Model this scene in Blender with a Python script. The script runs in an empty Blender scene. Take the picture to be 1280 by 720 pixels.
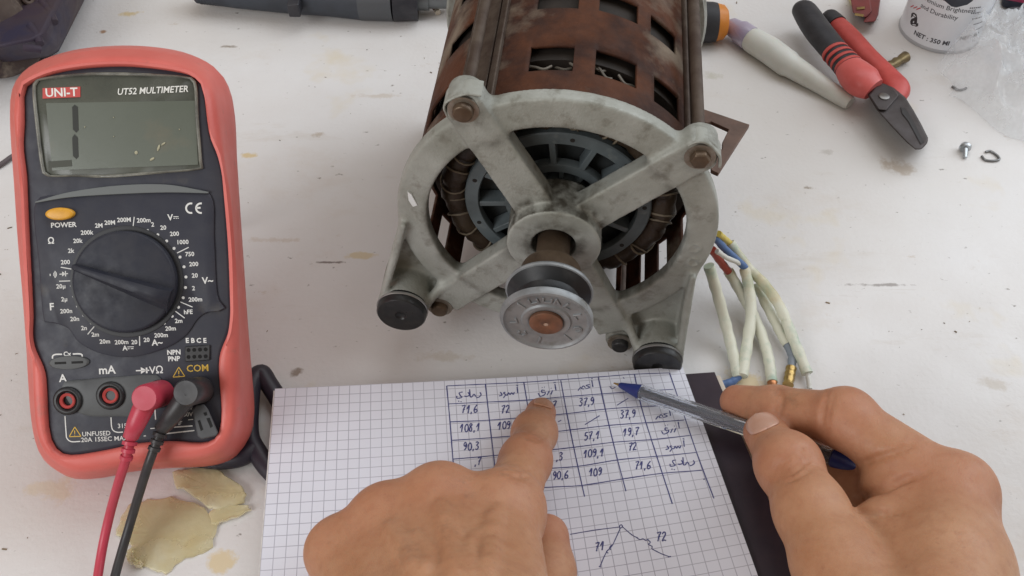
import bpy, math, random
import numpy as np
from mathutils import Vector, Matrix

# ------------------------------------------------------------------ camera, light, exposure
random.seed(7); np.random.seed(7)
S = 0.001                                    # everything below is written in millimetres
FPX, PITCH, CAMH = 1180.0, math.radians(50), 390.0
sc = bpy.context.scene
C = sc.collection
cam_data = bpy.data.cameras.new('camera'); cam = bpy.data.objects.new('camera', cam_data); C.objects.link(cam)
cam.location = (0, 0, CAMH*S); cam.rotation_euler = (math.pi/2 - PITCH, 0, 0)
cam_data.sensor_width = 36.0; cam_data.lens = 36.0*FPX/1280.0
cam_data.clip_start = 0.01; cam_data.clip_end = 50
sc.camera = cam
w = bpy.data.worlds.new('World'); sc.world = w; w.use_nodes = True
bgn = w.node_tree.nodes['Background']; bgn.inputs[0].default_value = (1.0, 0.86, 0.72, 1); bgn.inputs[1].default_value = 0.33
def area(name, loc, target, size, power, col, sy=None):
    l = bpy.data.lights.new(name, 'AREA'); l.shape = 'RECTANGLE'; l.size = size; l.size_y = sy or size
    l.energy = power; l.color = col
    o = bpy.data.objects.new(name, l); C.objects.link(o); o.location = loc
    d = Vector(target) - Vector(loc); o.rotation_euler = d.to_track_quat('-Z', 'Y').to_euler()
    return o
area('window_light', (1.25, 0.75, 0.95), (0.05, 0.32, 0), 1.4, 16, (0.84, 0.92, 1.0))
area('doorway_light', (-0.95, -0.62, 0.80), (-0.05, 0.25, 0), 0.8, 11.5, (0.96, 0.98, 1.0))
area('skylight', (0.25, 0.95, 1.7), (0.0, 0.3, 0), 1.2, 8, (0.90, 0.95, 1.0))
vs = sc.view_settings; vs.view_transform = 'Standard'; vs.look = 'None'; vs.exposure = 0.08; vs.gamma = 1.0

# ------------------------------------------------------------------ geometry helpers
fwd = np.array([0, math.cos(PITCH), -math.sin(PITCH)]); dwn = np.array([0, -math.sin(PITCH), -math.cos(PITCH)])
rgt = np.array([1.0, 0, 0]); cpos = np.array([0, 0, CAMH])
def ray(x, y): return fwd + rgt*(x-640)/FPX + dwn*(y-360)/FPX
def at(x, y, z=0.0):
    d = ray(x, y); return cpos + d*((z-CAMH)/d[2])
def proj(P):
    d = np.asarray(P, float)-cpos; z = d@fwd
    return np.stack([640+FPX*(d@rgt)/z, 360+FPX*(d@dwn)/z], -1)

class MB:
    """collects shapes (mm), builds one mesh object"""
    def __init__(s): s.v = []; s.f = []; s.uv = None
    def add(s, v, f):
        n = len(s.v); s.v += [tuple(map(float, p)) for p in v]; s.f += [tuple(int(i)+n for i in q) for q in f]; return s
    def box(s, lo, hi, M=None):
        x0, y0, z0 = lo; x1, y1, z1 = hi
        v = [(x0,y0,z0),(x1,y0,z0),(x1,y1,z0),(x0,y1,z0),(x0,y0,z1),(x1,y0,z1),(x1,y1,z1),(x0,y1,z1)]
        if M is not None: v = [tuple(M @ Vector(p)) for p in v]
        return s.add(v, [(0,3,2,1),(4,5,6,7),(0,1,5,4),(1,2,6,5),(2,3,7,6),(3,0,4,7)])
    def lathe(s, prof, n=48, M=None, cap=True):
        """prof: list of (r,z) revolved round local z"""
        v = []; f = []
        for r, z in prof:
            for i in range(n):
                a = 2*math.pi*i/n; v.append((r*math.cos(a), r*math.sin(a), z))
        for k in range(len(prof)-1):
            for i in range(n):
                j = (i+1) % n; f.append((k*n+i, k*n+j, (k+1)*n+j, (k+1)*n+i))
        if cap:
            f.append(tuple(range(n-1, -1, -1))); f.append(tuple((len(prof)-1)*n+i for i in range(n)))
        if M is not None: v = [tuple(M @ Vector(p)) for p in v]
        return s.add(v, f)
    def ringlathe(s, prof, n=48, M=None):
        """closed profile revolved (a torus-like solid)"""
        v = []; f = []; m = len(prof)
        for r, z in prof:
            for i in range(n):
                a = 2*math.pi*i/n; v.append((r*math.cos(a), r*math.sin(a), z))
        for k in range(m):
            for i in range(n):
                j = (i+1) % n; k2 = (k+1) % m; f.append((k*n+i, k*n+j, k2*n+j, k2*n+i))
        if M is not None: v = [tuple(M @ Vector(p)) for p in v]
        return s.add(v, f)
    def cyl(s, p0, p1, r, n=24, r1=None):
        return s.tube([p0, p1], [r, r if r1 is None else r1], n)
    def tube(s, path, rad, n=12, flat=1.0, up=None, cap=True, closed=False):
        P = [np.array(p, float) for p in path]; m = len(P)
        R = [rad]*m if not hasattr(rad, '__len__') else list(rad)
        T = []
        for i in range(m):
            a = P[i-1] if (i > 0 or closed) else P[i]; b = P[(i+1) % m] if (i < m-1 or closed) else P[i]
            t = b-a; T.append(t/(np.linalg.norm(t)+1e-9))
        u0 = np.array(up, float) if up is not None else (np.array([0, 0, 1.0]) if abs(T[0][2]) < .9 else np.array([1.0, 0, 0]))
        v = []; u = u0
        for i in range(m):
            if up is not None: u = u0
            u = u-T[i]*(u@T[i]); u = u/(np.linalg.norm(u)+1e-9); b = np.cross(T[i], u)
            for k in range(n):
                a = 2*math.pi*k/n; v.append(P[i]+R[i]*(math.cos(a)*b+math.sin(a)*u*flat))
        f = []
        for i in range(m if closed else m-1):
            i2 = (i+1) % m
            for k in range(n):
                j = (k+1) % n; f.append((i*n+k, i*n+j, i2*n+j, i2*n+k))
        if cap and not closed:
            f.append(tuple(range(n-1, -1, -1))); f.append(tuple((m-1)*n+k for k in range(n)))
        return s.add(v, f)
    def loft(s, rings, cap0=True, cap1=True):
        n = len(rings[0]); v = [p for r in rings for p in r]; f = []
        for k in range(len(rings)-1):
            for i in range(n):
                j = (i+1) % n; f.append((k*n+i, k*n+j, (k+1)*n+j, (k+1)*n+i))
        if cap0: f.append(tuple(range(n-1, -1, -1)))
        if cap1: f.append(tuple((len(rings)-1)*n+i for i in range(n)))
        return s.add(v, f)
    def prism(s, poly, z0, z1, M=None):
        a = [(x, y, z0) for x, y in poly]; b = [(x, y, z1) for x, y in poly]
        if M is not None: a = [tuple(M @ Vector(p)) for p in a]; b = [tuple(M @ Vector(p)) for p in b]
        return s.loft([a, b])
    def build(s, name, mat, parent=None, bevel=0, smooth=40, seg=2, sub=0):
        me = bpy.data.meshes.new(name)
        me.from_pydata([(p[0]*S, p[1]*S, p[2]*S) for p in s.v], [], s.f)
        me.validate(); me.update()
        return finish(name, me, mat, parent, bevel, smooth, seg, sub)
def finish(name, me, mat, parent=None, bevel=0, smooth=40, seg=2, sub=0):
    o = bpy.data.objects.new(name, me); C.objects.link(o)
    if mat is not None: me.materials.append(mat)
    if smooth:
        me.polygons.foreach_set('use_smooth', [True]*len(me.polygons))
        if smooth < 180: me.set_sharp_from_angle(angle=math.radians(smooth))
    if bevel:
        b = o.modifiers.new('bevel', 'BEVEL'); b.width = bevel*S; b.segments = seg; b.limit_method = 'ANGLE'; b.angle_limit = math.radians(40)
        b.harden_normals = False
    if sub:
        m = o.modifiers.new('sub', 'SUBSURF'); m.levels = sub; m.render_levels = sub
    if parent is not None: o.parent = parent
    return o
def fix_normals(o):
    import bmesh
    bm = bmesh.new(); bm.from_mesh(o.data); bmesh.ops.recalc_face_normals(bm, faces=bm.faces[:]); bm.to_mesh(o.data); bm.free(); return o
def thing(name, label, cat, M=None, group=None):
    o = bpy.data.objects.new(name, None); C.objects.link(o); o.empty_display_size = .02
    if M is not None: o.matrix_world = M
    tag(o, label, cat, group); return o
def tag(o, label, cat=None, group=None, kind=None):
    if label: o['label'] = label
    if cat: o['category'] = cat
    if group: o['group'] = group
    if kind: o['kind'] = kind
    return o
def frameM(o, ex, ey, ez):
    """4x4 (metres) from an origin in mm and axes"""
    M = Matrix.Identity(4)
    for i in range(3):
        M[i][0] = ex[i]; M[i][1] = ey[i]; M[i][2] = ez[i]; M[i][3] = o[i]*S
    return M
def locM(p): return Matrix.Translation(Vector([c*S for c in p]))
def spline(pts, n=8, closed=False):
    P = [np.array(p, float) for p in pts]; m = len(P); out = []
    rng = range(m if closed else m-1)
    for i in rng:
        p1 = P[i]; p2 = P[(i+1) % m]
        p0 = P[i-1] if (i > 0 or closed) else 2*p1-p2
        p3 = P[(i+2) % m] if (i+2 < m or closed) else 2*p2-p1
        for k in range(n):
            t = k/n
            out.append(.5*((2*p1)+(-p0+p2)*t+(2*p0-5*p1+4*p2-p3)*t*t+(-p0+3*p1-3*p2+p3)*t**3))
    if not closed: out.append(P[-1])
    return out

# ---- signed distance fields -> one continuous surface
def surf_nets(F, org, h):
    nx, ny, nz = F.shape
    ins = F < 0
    cnt = np.zeros((nx-1, ny-1, nz-1), np.int8); acc = np.zeros((nx-1, ny-1, nz-1, 3), np.float32)
    for ax in range(3):
        oth = [a for a in range(3) if a != ax]
        sl0 = [slice(None)]*3; sl1 = [slice(None)]*3; sl0[ax] = slice(0, -1); sl1[ax] = slice(1, None)
        a = F[tuple(sl0)]; b = F[tuple(sl1)]; cr = (a < 0) != (b < 0)
        t = np.where(cr, a/np.where(cr, a-b, 1), 0).astype(np.float32)
        for d0 in (0, 1):
            for d1 in (0, 1):
                s2 = [slice(None)]*3
                s2[oth[0]] = slice(d0, F.shape[oth[0]]-1+d0); s2[oth[1]] = slice(d1, F.shape[oth[1]]-1+d1)
                c = cr[tuple(s2)]; tt = t[tuple(s2)]
                cnt += c
                acc[..., ax] += np.where(c, tt, 0); acc[..., oth[0]] += c*d0; acc[..., oth[1]] += c*d1
    act = cnt > 0
    idx = -np.ones(act.shape, np.int64); n = int(act.sum()); idx[act] = np.arange(n)
    cell = np.argwhere(act)
    V = (cell + acc[act]/cnt[act][:, None])*h + np.array(org)
    faces = []
    for ax in range(3):
        u, v = [(1, 2), (2, 0), (0, 1)][ax]
        sl0 = [slice(None)]*3; sl1 = [slice(None)]*3; sl0[ax] = slice(0, -1); sl1[ax] = slice(1, None)
        a = ins[tuple(sl0)]; b = ins[tuple(sl1)]
        e = np.argwhere(a != b); 
        ok = (e[:, u] > 0) & (e[:, v] > 0) & (e[:, u] < F.shape[u]-1) & (e[:, v] < F.shape[v]-1)
        e = e[ok]; fl = a[tuple(e.T)]
        def I(du, dv):
            q = e.copy(); q[:, u] -= du; q[:, v] -= dv; return idx[tuple(q.T)]
        q = np.stack([I(0,0), I(1,0), I(1,1), I(0,1)], 1)
        q[~fl] = q[~fl][:, ::-1]
        faces.append(q)
    return V, np.concatenate(faces)
class SDF:
    def __init__(s, lo, hi, h):
        s.lo = np.array(lo, float); s.h = h
        ax = [np.arange(lo[i], hi[i]+h, h, dtype=np.float32) for i in range(3)]
        s.X, s.Y, s.Z = np.meshgrid(*ax, indexing='ij'); s.F = np.full(s.X.shape, 1e3, np.float32)
    def cone(s, a, b, ra, rb):
        a = np.array(a, float); b = np.array(b, float); d = b-a; L = float(d@d)+1e-9
        px, py, pz = s.X-np.float32(a[0]), s.Y-np.float32(a[1]), s.Z-np.float32(a[2])
        t = np.clip((px*np.float32(d[0])+py*np.float32(d[1])+pz*np.float32(d[2]))/np.float32(L), 0, 1)
        return np.sqrt((px-t*np.float32(d[0]))**2+(py-t*np.float32(d[1]))**2+(pz-t*np.float32(d[2]))**2)-(np.float32(ra)+t*np.float32(rb-ra))
    @staticmethod
    def smin(a, b, k):
        if k <= 0: return np.minimum(a, b)
        q = np.clip(.5+.5*(b-a)/k, 0, 1); return b+(a-b)*q-k*q*(1-q)
    def union(s, d, k=0): s.F = s.smin(s.F, d, k)
    def cut(s, d, k=0): s.F = -s.smin(-s.F, d, k)
    def local(s, a, b, r, k, cut=False):
        """union or cut a capsule, touching only the cells near it"""
        a, b = np.array(a), np.array(b); pad = r+k*2+2
        lo = np.maximum(0, ((np.minimum(a, b)-pad-s.lo)/s.h).astype(int)); hi = np.minimum(np.array(s.F.shape), ((np.maximum(a, b)+pad-s.lo)/s.h).astype(int)+2)
        if (hi <= lo).any(): return
        q = tuple(slice(l, h_) for l, h_ in zip(lo, hi)); t_ = SDF.__new__(SDF); t_.X, t_.Y, t_.Z = s.X[q], s.Y[q], s.Z[q]
        c = t_.cone(a, b, r, r); s.F[q] = -s.smin(-s.F[q], c, k) if cut else s.smin(s.F[q], c, k)
    def hit(s, px, py):
        """first point of the surface under a pixel"""
        d = ray(px, py); k = (np.arange(0, 700, .4)+100)[:, None]; P = cpos+d/np.linalg.norm(d)*k
        I = np.round((P-s.lo)/s.h).astype(int); ok = ((I >= 0) & (I < np.array(s.F.shape))).all(1); P, I = P[ok], I[ok]
        v = s.F[I[:, 0], I[:, 1], I[:, 2]]; w_ = np.nonzero(v < 0)[0]
        return P[w_[0]] if len(w_) else None
    def build(s, name, mat, parent=None, smooth=180, relax=0):
        V, Q = surf_nets(s.F, s.lo, s.h)
        me = bpy.data.meshes.new(name)
        me.vertices.add(len(V)); me.vertices.foreach_set('co', (V*S).astype(np.float32).ravel())
        me.loops.add(len(Q)*4); me.loops.foreach_set('vertex_index', Q.astype(np.int32).ravel())
        me.polygons.add(len(Q)); me.polygons.foreach_set('loop_start', np.arange(0, len(Q)*4, 4, dtype=np.int32))
        me.update(calc_edges=True); me.validate()
        o = finish(name, me, mat, parent, smooth=smooth)
        if relax:
            m = o.modifiers.new('relax', 'SMOOTH'); m.factor = .5; m.iterations = relax
        return o

# ---- lettering
def text_mesh(body, size, bold=0.0, shear=0.0, align='CENTER', res=2):
    cu = bpy.data.curves.new('lettering', 'FONT'); cu.body = body; cu.size = size; cu.align_x = align; cu.align_y = 'CENTER'
    cu.offset = bold*size; cu.shear = shear; cu.resolution_u = res
    o = bpy.data.objects.new('lettering', cu); C.objects.link(o)
    bpy.context.view_layer.update()
    dg = bpy.context.evaluated_depsgraph_get(); me = o.evaluated_get(dg).to_mesh()
    v = [tuple(p.co) for p in me.vertices]; f = [tuple(p.vertices) for p in me.polygons]
    o.evaluated_get(dg).to_mesh_clear(); bpy.data.objects.remove(o); bpy.data.curves.remove(cu)
    return v, f
def put_text(mb, body, x, y, z, size, bold=.012, shear=0, rot=0, align='CENTER', sx=1.0):
    v, f = text_mesh(body, size, bold, shear, align); c, s_ = math.cos(rot), math.sin(rot)
    mb.add([(x+(p[0]*sx*c-p[1]*s_), y+(p[0]*sx*s_+p[1]*c), z) for p in v], f)
def ribbon(mb, pts, wd, z, lift=None):
    """flat stroke through 2-D points"""
    P = [np.array(p[:2], float) for p in pts]; v = []; f = []
    for i, p in enumerate(P):
        a = P[max(0, i-1)]; b = P[min(len(P)-1, i+1)]; t = b-a; t /= (np.linalg.norm(t)+1e-9); n = np.array([-t[1], t[0]])*wd/2
        v += [(p[0]+n[0], p[1]+n[1], z), (p[0]-n[0], p[1]-n[1], z)]
    for i in range(len(P)-1): f.append((2*i, 2*i+1, 2*i+3, 2*i+2))
    mb.add(v, f)

# ------------------------------------------------------------------ materials
def nt(m): return m.node_tree.nodes, m.node_tree.links
def mat(name, col, rough=.5, metal=0.0, col2=None, scale=120, mix=(.4, .65), bump=0.0, bscale=None, bdist=.0004,
        spec=.5, sss=0, coat=0, trans=0, alpha=1, rvar=0.0, col3=None, scale3=30, mix3=(.55, .7), detail=6, ior=1.45, stretch=None):
    m = bpy.data.materials.new(name); m.use_nodes = True; N, L = nt(m); b = N['Principled BSDF']
    b.inputs['Base Color'].default_value = (*col, 1); b.inputs['Roughness'].default_value = rough; b.inputs['Metallic'].default_value = metal
    b.inputs['Specular IOR Level'].default_value = spec; b.inputs['IOR'].default_value = ior
    if sss:
        b.inputs['Subsurface Weight'].default_value = sss; b.inputs['Subsurface Radius'].default_value = (1, .35, .2); b.inputs['Subsurface Scale'].default_value = .003
    if coat: b.inputs['Coat Weight'].default_value = coat; b.inputs['Coat Roughness'].default_value = .15
    if trans: b.inputs['Transmission Weight'].default_value = trans
    if alpha < 1: b.inputs['Alpha'].default_value = alpha
    tc = N.new('ShaderNodeTexCoord'); src = tc.outputs['Object']
    if stretch:
        mp_ = N.new('ShaderNodeMapping'); mp_.inputs['Scale'].default_value = stretch; L.new(src, mp_.inputs[0]); src = mp_.outputs[0]
    def noise(sc_, det=detail, rough_=.6):
        n = N.new('ShaderNodeTexNoise'); n.inputs['Scale'].default_value = sc_; n.inputs['Detail'].default_value = det; n.inputs['Roughness'].default_value = rough_
        L.new(src, n.inputs['Vector']); return n
    def ramp(inp, lo, hi):
        r = N.new('ShaderNodeMapRange'); r.inputs['From Min'].default_value = lo; r.inputs['From Max'].default_value = hi; L.new(inp, r.inputs['Value']); return r.outputs[0]
    cur = None; n1 = None
    if col2 is not None:
        n1 = noise(scale); mx = N.new('ShaderNodeMix'); mx.data_type = 'RGBA'
        mx.inputs[6].default_value = (*col, 1); mx.inputs[7].default_value = (*col2, 1); L.new(ramp(n1.outputs[0], *mix), mx.inputs[0]); cur = mx.outputs[2]
    if col3 is not None:
        n3 = noise(scale3); mx = N.new('ShaderNodeMix'); mx.data_type = 'RGBA'
        if cur is not None: L.new(cur, mx.inputs[6])
        else: mx.inputs[6].default_value = (*col, 1)
        mx.inputs[7].default_value = (*col3, 1); L.new(ramp(n3.outputs[0], *mix3), mx.inputs[0]); cur = mx.outputs[2]
    if cur is not None: L.new(cur, b.inputs['Base Color'])
    if rvar:
        nr = noise(scale*1.7); r = N.new('ShaderNodeMapRange'); r.inputs['From Min'].default_value = .3; r.inputs['From Max'].default_value = .7
        r.inputs['To Min'].default_value = max(.03, rough-rvar); r.inputs['To Max'].default_value = min(1, rough+rvar); L.new(nr.outputs[0], r.inputs['Value']); L.new(r.outputs[0], b.inputs['Roughness'])
    if bump:
        nb = noise(bscale or scale*2); bp = N.new('ShaderNodeBump'); bp.inputs['Strength'].default_value = bump; bp.inputs['Distance'].default_value = bdist
        L.new(nb.outputs[0], bp.inputs['Height']); L.new(bp.outputs[0], b.inputs['Normal'])
    return m

# ------------------------------------------------------------------ the table top
def table_material():
    m = bpy.data.materials.new('painted_board'); m.use_nodes = True; N, L = nt(m); b = N['Principled BSDF']
    tc = N.new('ShaderNodeTexCoord')
    def noise(scale, det=5, rough=.6, stretch=None, off=(0, 0, 0)):
        mp_ = N.new('ShaderNodeMapping'); L.new(tc.outputs['Object'], mp_.inputs[0]); mp_.inputs['Location'].default_value = off
        if stretch: mp_.inputs['Scale'].default_value = stretch
        n = N.new('ShaderNodeTexNoise'); n.inputs['Scale'].default_value = scale; n.inputs['Detail'].default_value = det; n.inputs['Roughness'].default_value = rough
        L.new(mp_.outputs[0], n.inputs['Vector']); return n.outputs[0]
    def rng(i, lo, hi, a=0, c=1):
        r = N.new('ShaderNodeMapRange'); r.inputs['From Min'].default_value = lo; r.inputs['From Max'].default_value = hi
        r.inputs['To Min'].default_value = a; r.inputs['To Max'].default_value = c; L.new(i, r.inputs['Value']); return r.outputs[0]
    def mix(f, a, c):
        x = N.new('ShaderNodeMix'); x.data_type = 'RGBA'; L.new(f, x.inputs[0])
        if isinstance(a, tuple): x.inputs[6].default_value = (*a, 1)
        else: L.new(a, x.inputs[6])
        x.inputs[7].default_value = (*c, 1); return x.outputs[2]
    c = mix(rng(noise(9, 4), .35, .7), (.71, .70, .70), (.655, .63, .615))
    c = mix(rng(noise(3.2, 3, off=(1.3, .4, 0)), .5, .75, 0, .5), c, (.63, .585, .53))
    c = mix(rng(noise(26, 6, .7, (.35, 1.4, 1), (3, 1, 0)), .6, .78, 0, .55), c, (.52, .46, .39))        # worn smears along the brush
    c = mix(rng(noise(48, 7, .75, (.6, 1, 1), (5, 2, 0)), .63, .73, 0, .6), c, (.42, .31, .19))            # brown spots
    c = mix(rng(noise(160, 3, .6, (1, 1.6, 1), (8, 2, 0)), .68, .75, 0, .7), c, (.14, .115, .09))
    c = mix(rng(noise(55, 8, .85, (.12, 1.6, 1), (2, 7, 0)), .62, .72, 0, .45), c, (.40, .33, .27))          # scratches with dirt in them
    c = mix(rng(noise(7, 8, .7, (1, 1.5, 1), (4, 9, 0)), .56, .72, 0, .4), c, (.56, .47, .38))          # fine dark specks
    c = mix(rng(noise(14, 4, .6, None, (11, 3, 0)), .60, .72, 0, .45), c, (.64, .53, .32))                  # yellow glue stains
    wob = noise(90, 6, .7, None, (2, 2, 0)); sep = N.new('ShaderNodeSeparateXYZ'); L.new(tc.outputs['Object'], sep.inputs[0])
    def M_(op, a, b2):
        k = N.new('ShaderNodeMath'); k.operation = op
        for i, q in enumerate((a, b2)):
            if isinstance(q, (int, float)): k.inputs[i].default_value = q
            else: L.new(q, k.inputs[i])
        return k.outputs[0]
    for px, py, rx, ry, col, st in ((1122, 208, 11, 7, (.40, .31, .22), .6), (892, 96, 8, 5, (.45, .43, .33), .5), (163, 17, 9, 4, (.60, .44, .17), .7), (129, 40, 3, 3, (.34, .19, .10), .9), (312, 194, 6, 2.5, (.62, .44, .16), .7), (452, 320, 8, 2.5, (.60, .46, .2), .6),
            (412, 328, 9, .9, (.12, .08, .06), .8), (1102, 356, 22, 1.3, (.2, .17, .15), .7), (66, 612, 14, 6, (.66, .56, .38), .5), (281, 700, 6, 6, (.66, .50, .22), .65), (935, 478, 12, 8, (.60, .46, .2), .7), (372, 466, 4, 3, (.2, .14, .09), .8), (400, 168, 5, 3, (.42, .34, .26), .6),
            (1030, 190, 5, 3, (.45, .42, .38), .6), (286, 58, 6, 1.6, (.2, .15, .1), .7), (1240, 480, 9, 4, (.5, .44, .36), .5), (560, 445, 16, 4, (.52, .46, .38), .5), (1010, 235, 4, 1.5, (.22, .16, .1), .8), (470, 120, 14, 3, (.5, .41, .31), .45), (350, 300, 18, 2, (.5, .4, .3), .4)):
        p = at(px, py)*S; dx = M_('DIVIDE', M_('SUBTRACT', sep.outputs[0], float(p[0])), rx*S); dy = M_('DIVIDE', M_('SUBTRACT', sep.outputs[1], float(p[1])), ry*S)
        d = M_('SQRT', M_('ADD', M_('MULTIPLY', dx, dx), M_('MULTIPLY', dy, dy)), 0.0); d = M_('ADD', d, M_('MULTIPLY', M_('SUBTRACT', wob, .5), 4.2))
        c = mix(rng(d, .35, 1.0, st, 0), c, col)
    L.new(c, b.inputs['Base Color'])
    L.new(rng(noise(40, 4), .3, .7, .38, .62), b.inputs['Roughness'])
    bp = N.new('ShaderNodeBump'); bp.inputs['Strength'].default_value = .35; bp.inputs['Distance'].default_value = .0006
    ad = N.new('ShaderNodeMath'); ad.operation = 'ADD'
    L.new(noise(60, 5, .6, (.08, 1, 1)), ad.inputs[0]); L.new(noise(350, 3, .5), ad.inputs[1]); L.new(ad.outputs[0], bp.inputs['Height'])
    L.new(bp.outputs[0], b.inputs['Normal'])
    return m
t = MB(); t.box((-520, 40, -25), (520, 900, 0))
table = tag(t.build('table_top', table_material(), bevel=2), 'white painted wooden board table top with stains and brush marks', None, None, 'structure')

# small crumbs scattered on the board
cr = MB()
clus = [(random.uniform(-320, 320), random.uniform(180, 590)) for _ in range(16)]
for i in range(190):
    c_ = random.choice(clus); sp_ = random.choice([8, 25, 60]); x, y = c_[0]+random.gauss(0, sp_), c_[1]+random.gauss(0, sp_)
    s_ = random.choice([.15, .2, .25, .3, .35, .6]); a = random.uniform(0, 3.14); l = s_*random.uniform(1, 2.6)
    M = Matrix.Translation((x, y, .1)) @ Matrix.Rotation(a, 4, 'Z')
    cr.box((-l, -s_*.5, 0), (l*.7, s_*.5, s_*.5), M)
tag(cr.build('sawdust_crumbs', mat('crumb', (.10, .075, .05), .9, col2=(.28, .2, .12), scale=40), smooth=0), 'tiny brown crumbs scattered over the white board', None, None, 'stuff')

# ------------------------------------------------------------------ the multimeter
MO = np.array([-157.3, 197.4, 31.0]); mt_, my_ = math.radians(42.8), .051
mex = np.array([math.cos(my_), math.sin(my_), 0]); mey = np.array([-math.sin(my_)*math.cos(mt_), math.cos(my_)*math.cos(mt_), math.sin(mt_)]); mez = np.cross(mex, mey)
def mp(x, y, z=0.0):
    d = ray(x, y); q = MO+mez*z; k = ((q-cpos)@mez)/(d@mez); u = cpos+k*d-MO
    return np.array([u@mex, u@mey, z])
MW = frameM(MO, mex, mey, mez)
meter = thing('multimeter', 'red and black digital multimeter propped up on its stand at the left', 'multimeter', MW)
red_rubber = mat('red_rubber', (.68, .155, .13), .45, col2=(.60, .115, .095), scale=22, bump=.25, bscale=700, bdist=.00025, rvar=.1, col3=(.42, .15, .12), scale3=110, mix3=(.60, .80), spec=.5, detail=9)
panel_m = mat('dark_panel', (.033, .035, .049), .5, spec=.4, col2=(.042, .043, .055), scale=90, bump=.1, bscale=900, bdist=.0001, rvar=.1, col3=(.10, .09, .075), scale3=45, mix3=(.62, .85))
black_p = mat('black_plastic', (.014, .014, .016), .4, col2=(.03, .03, .03), scale=150, rvar=.1)
white_ink = mat('white_print', (.72, .72, .70), .6); yellow_ink = mat('yellow_print', (.62, .40, .06), .6)
outer_px = [(148,57),(95,62),(50,76),(24,95),(13,122),(14,170),(18,225),(23,300),(29,370),(34,440),(38,510),(43,548),(54,574),(75,591),(97,599),(130,597),(170,589),(215,585),(258,583),(288,575),(306,556),(314,528),(311,470),(306,400),(301,320),(296,250),(292,190),(289,140),(283,108),(268,84),(235,67),(195,59)]
inner_px = [(30.5,115),(42,102.5),(83,88.6),(153,83),(222,90),(247,100),(255.5,115),(260,151),(264,173),(273.6,195.5),(279,218),(281,240),(286.5,309),(289,378),(289,393),(286,415.5),(276.5,440),(274.5,465),(278,515),(272.8,543),(256,553),(214,551.7),(172.8,554.4),(131,563),(88,569),(70,561),(61.7,540.5),(59,501.7),(56,465.5),(44,437),(40.5,418),(41,388),(36.5,296),(34,243),(33,218),(29,184),(30.5,151)]
def polar(poly, cen, n=160):
    P = np.array(spline(poly, 6, True)); d = P[:, :2]-cen; ang = np.arctan2(d[:, 1], d[:, 0]); r = np.hypot(d[:, 0], d[:, 1])
    o = np.argsort(ang); ang, r = ang[o], r[o]; a = np.linspace(-math.pi, math.pi, n, endpoint=False)
    rr = np.interp(a, np.r_[ang-2*math.pi, ang, ang+2*math.pi], np.r_[r, r, r]); return np.stack([cen[0]+rr*np.cos(a), cen[1]+rr*np.sin(a)], 1)
cen = np.array([0.0, 90.0])
front_px = [(148,66),(95,70),(50,83),(26,100),(15,124),(16,170),(20,225),(25,300),(31,370),(36,440),(40,510),(45,548),(56,572),(77,588),(97,595),(130,592),(170,584),(215,580),(252,576),(276,567),(291,550),(298,525),(297,470),(297,400),(293,320),(287,250),(279,200),(272,150),(267,118),(255,95),(225,77),(190,69)]
O_ = polar([mp(*p)[:2] for p in front_px], cen); B_ = polar([mp(*p, -27)[:2] for p in outer_px], cen); I_ = polar([mp(*p)[:2] for p in inner_px], cen)
def toward(A, B, dist):          # move A towards B by dist mm
    d = B-A; l = np.linalg.norm(d, axis=1)[:, None]; return A+d/l*np.minimum(dist, l*.92)
def lift(A, z): return [(p[0], p[1], z) for p in A]
hol = MB()
Cn = np.tile(cen, (160, 1))
hol.loft([lift(toward(B_, Cn, 9), -42), lift(toward(B_, Cn, 3), -40), lift(toward(B_, Cn, .6), -34), lift(B_, -27), lift(B_*.35+O_*.65, -8), lift(toward(O_, I_, .4), -2.5), lift(toward(O_, I_, 1.6), .2),
          lift(toward(O_, I_, 3.2), 1.8), lift(toward(O_, I_, 5), 2.5), lift(toward(I_, O_, 1.6), 2.6), lift(toward(I_, O_, .5), 2.1), lift(I_, 1.0), lift(I_, -3)], cap1=False)
hol.build('holster', red_rubber, meter, smooth=60)
pn = MB(); pin = toward(I_, np.tile(cen, (160, 1)), -.3)
pn.loft([lift(pin, -4), lift(pin, -.9), lift(toward(pin, np.tile(cen, (160, 1)), 1.2), -.1), lift(toward(pin, np.tile(cen, (160, 1)), 2.0), 0)], cap0=False)
panel = pn.build('front_panel', panel_m, meter, smooth=50)
# dial plate, slightly raised, with arched top and wavy lower lip
dp = [mp(45, 254)[:2], mp(80, 244)[:2], mp(150, 238)[:2], mp(215, 236)[:2], mp(263, 243)[:2], mp(268, 300)[:2], mp(272, 368)[:2], mp(283, 387)[:2], mp(262, 390)[:2], mp(248, 398)[:2], mp(232, 420)[:2], mp(205, 436)[:2], mp(165, 446)[:2], mp(128, 442)[:2], mp(100, 428)[:2], mp(86, 410)[:2], mp(66, 403)[:2], mp(56, 400)[:2], mp(50, 330)[:2]]
dpl = polar(dp, np.array([-1.0, 85.0]), 120); dc = np.tile(np.array([-1.0, 85.0]), (120, 1))
d_ = MB(); d_.loft([lift(dpl, -.2), lift(dpl, .7), lift(toward(dpl, dc, .6), 1.1)], cap0=False); d_.build('dial_plate', panel_m, meter, smooth=40)
arch = [(46, 252), (90, 240), (150, 232), (210, 231), (262, 240)]
lo = [(46, 254), (90, 247), (150, 243), (210, 241), (262, 242)]
ab = MB(); A1 = spline([mp(*p)[:2] for p in arch], 8); A0 = spline([mp(*p)[:2] for p in lo], 8)
ab.prism([tuple(p) for p in A1]+[tuple(p) for p in A0[::-1]], 1.0, 1.7); ab.build('panel_ridge', mat('grey_edge', (.13, .14, .14), .5), meter, bevel=.2)
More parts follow.
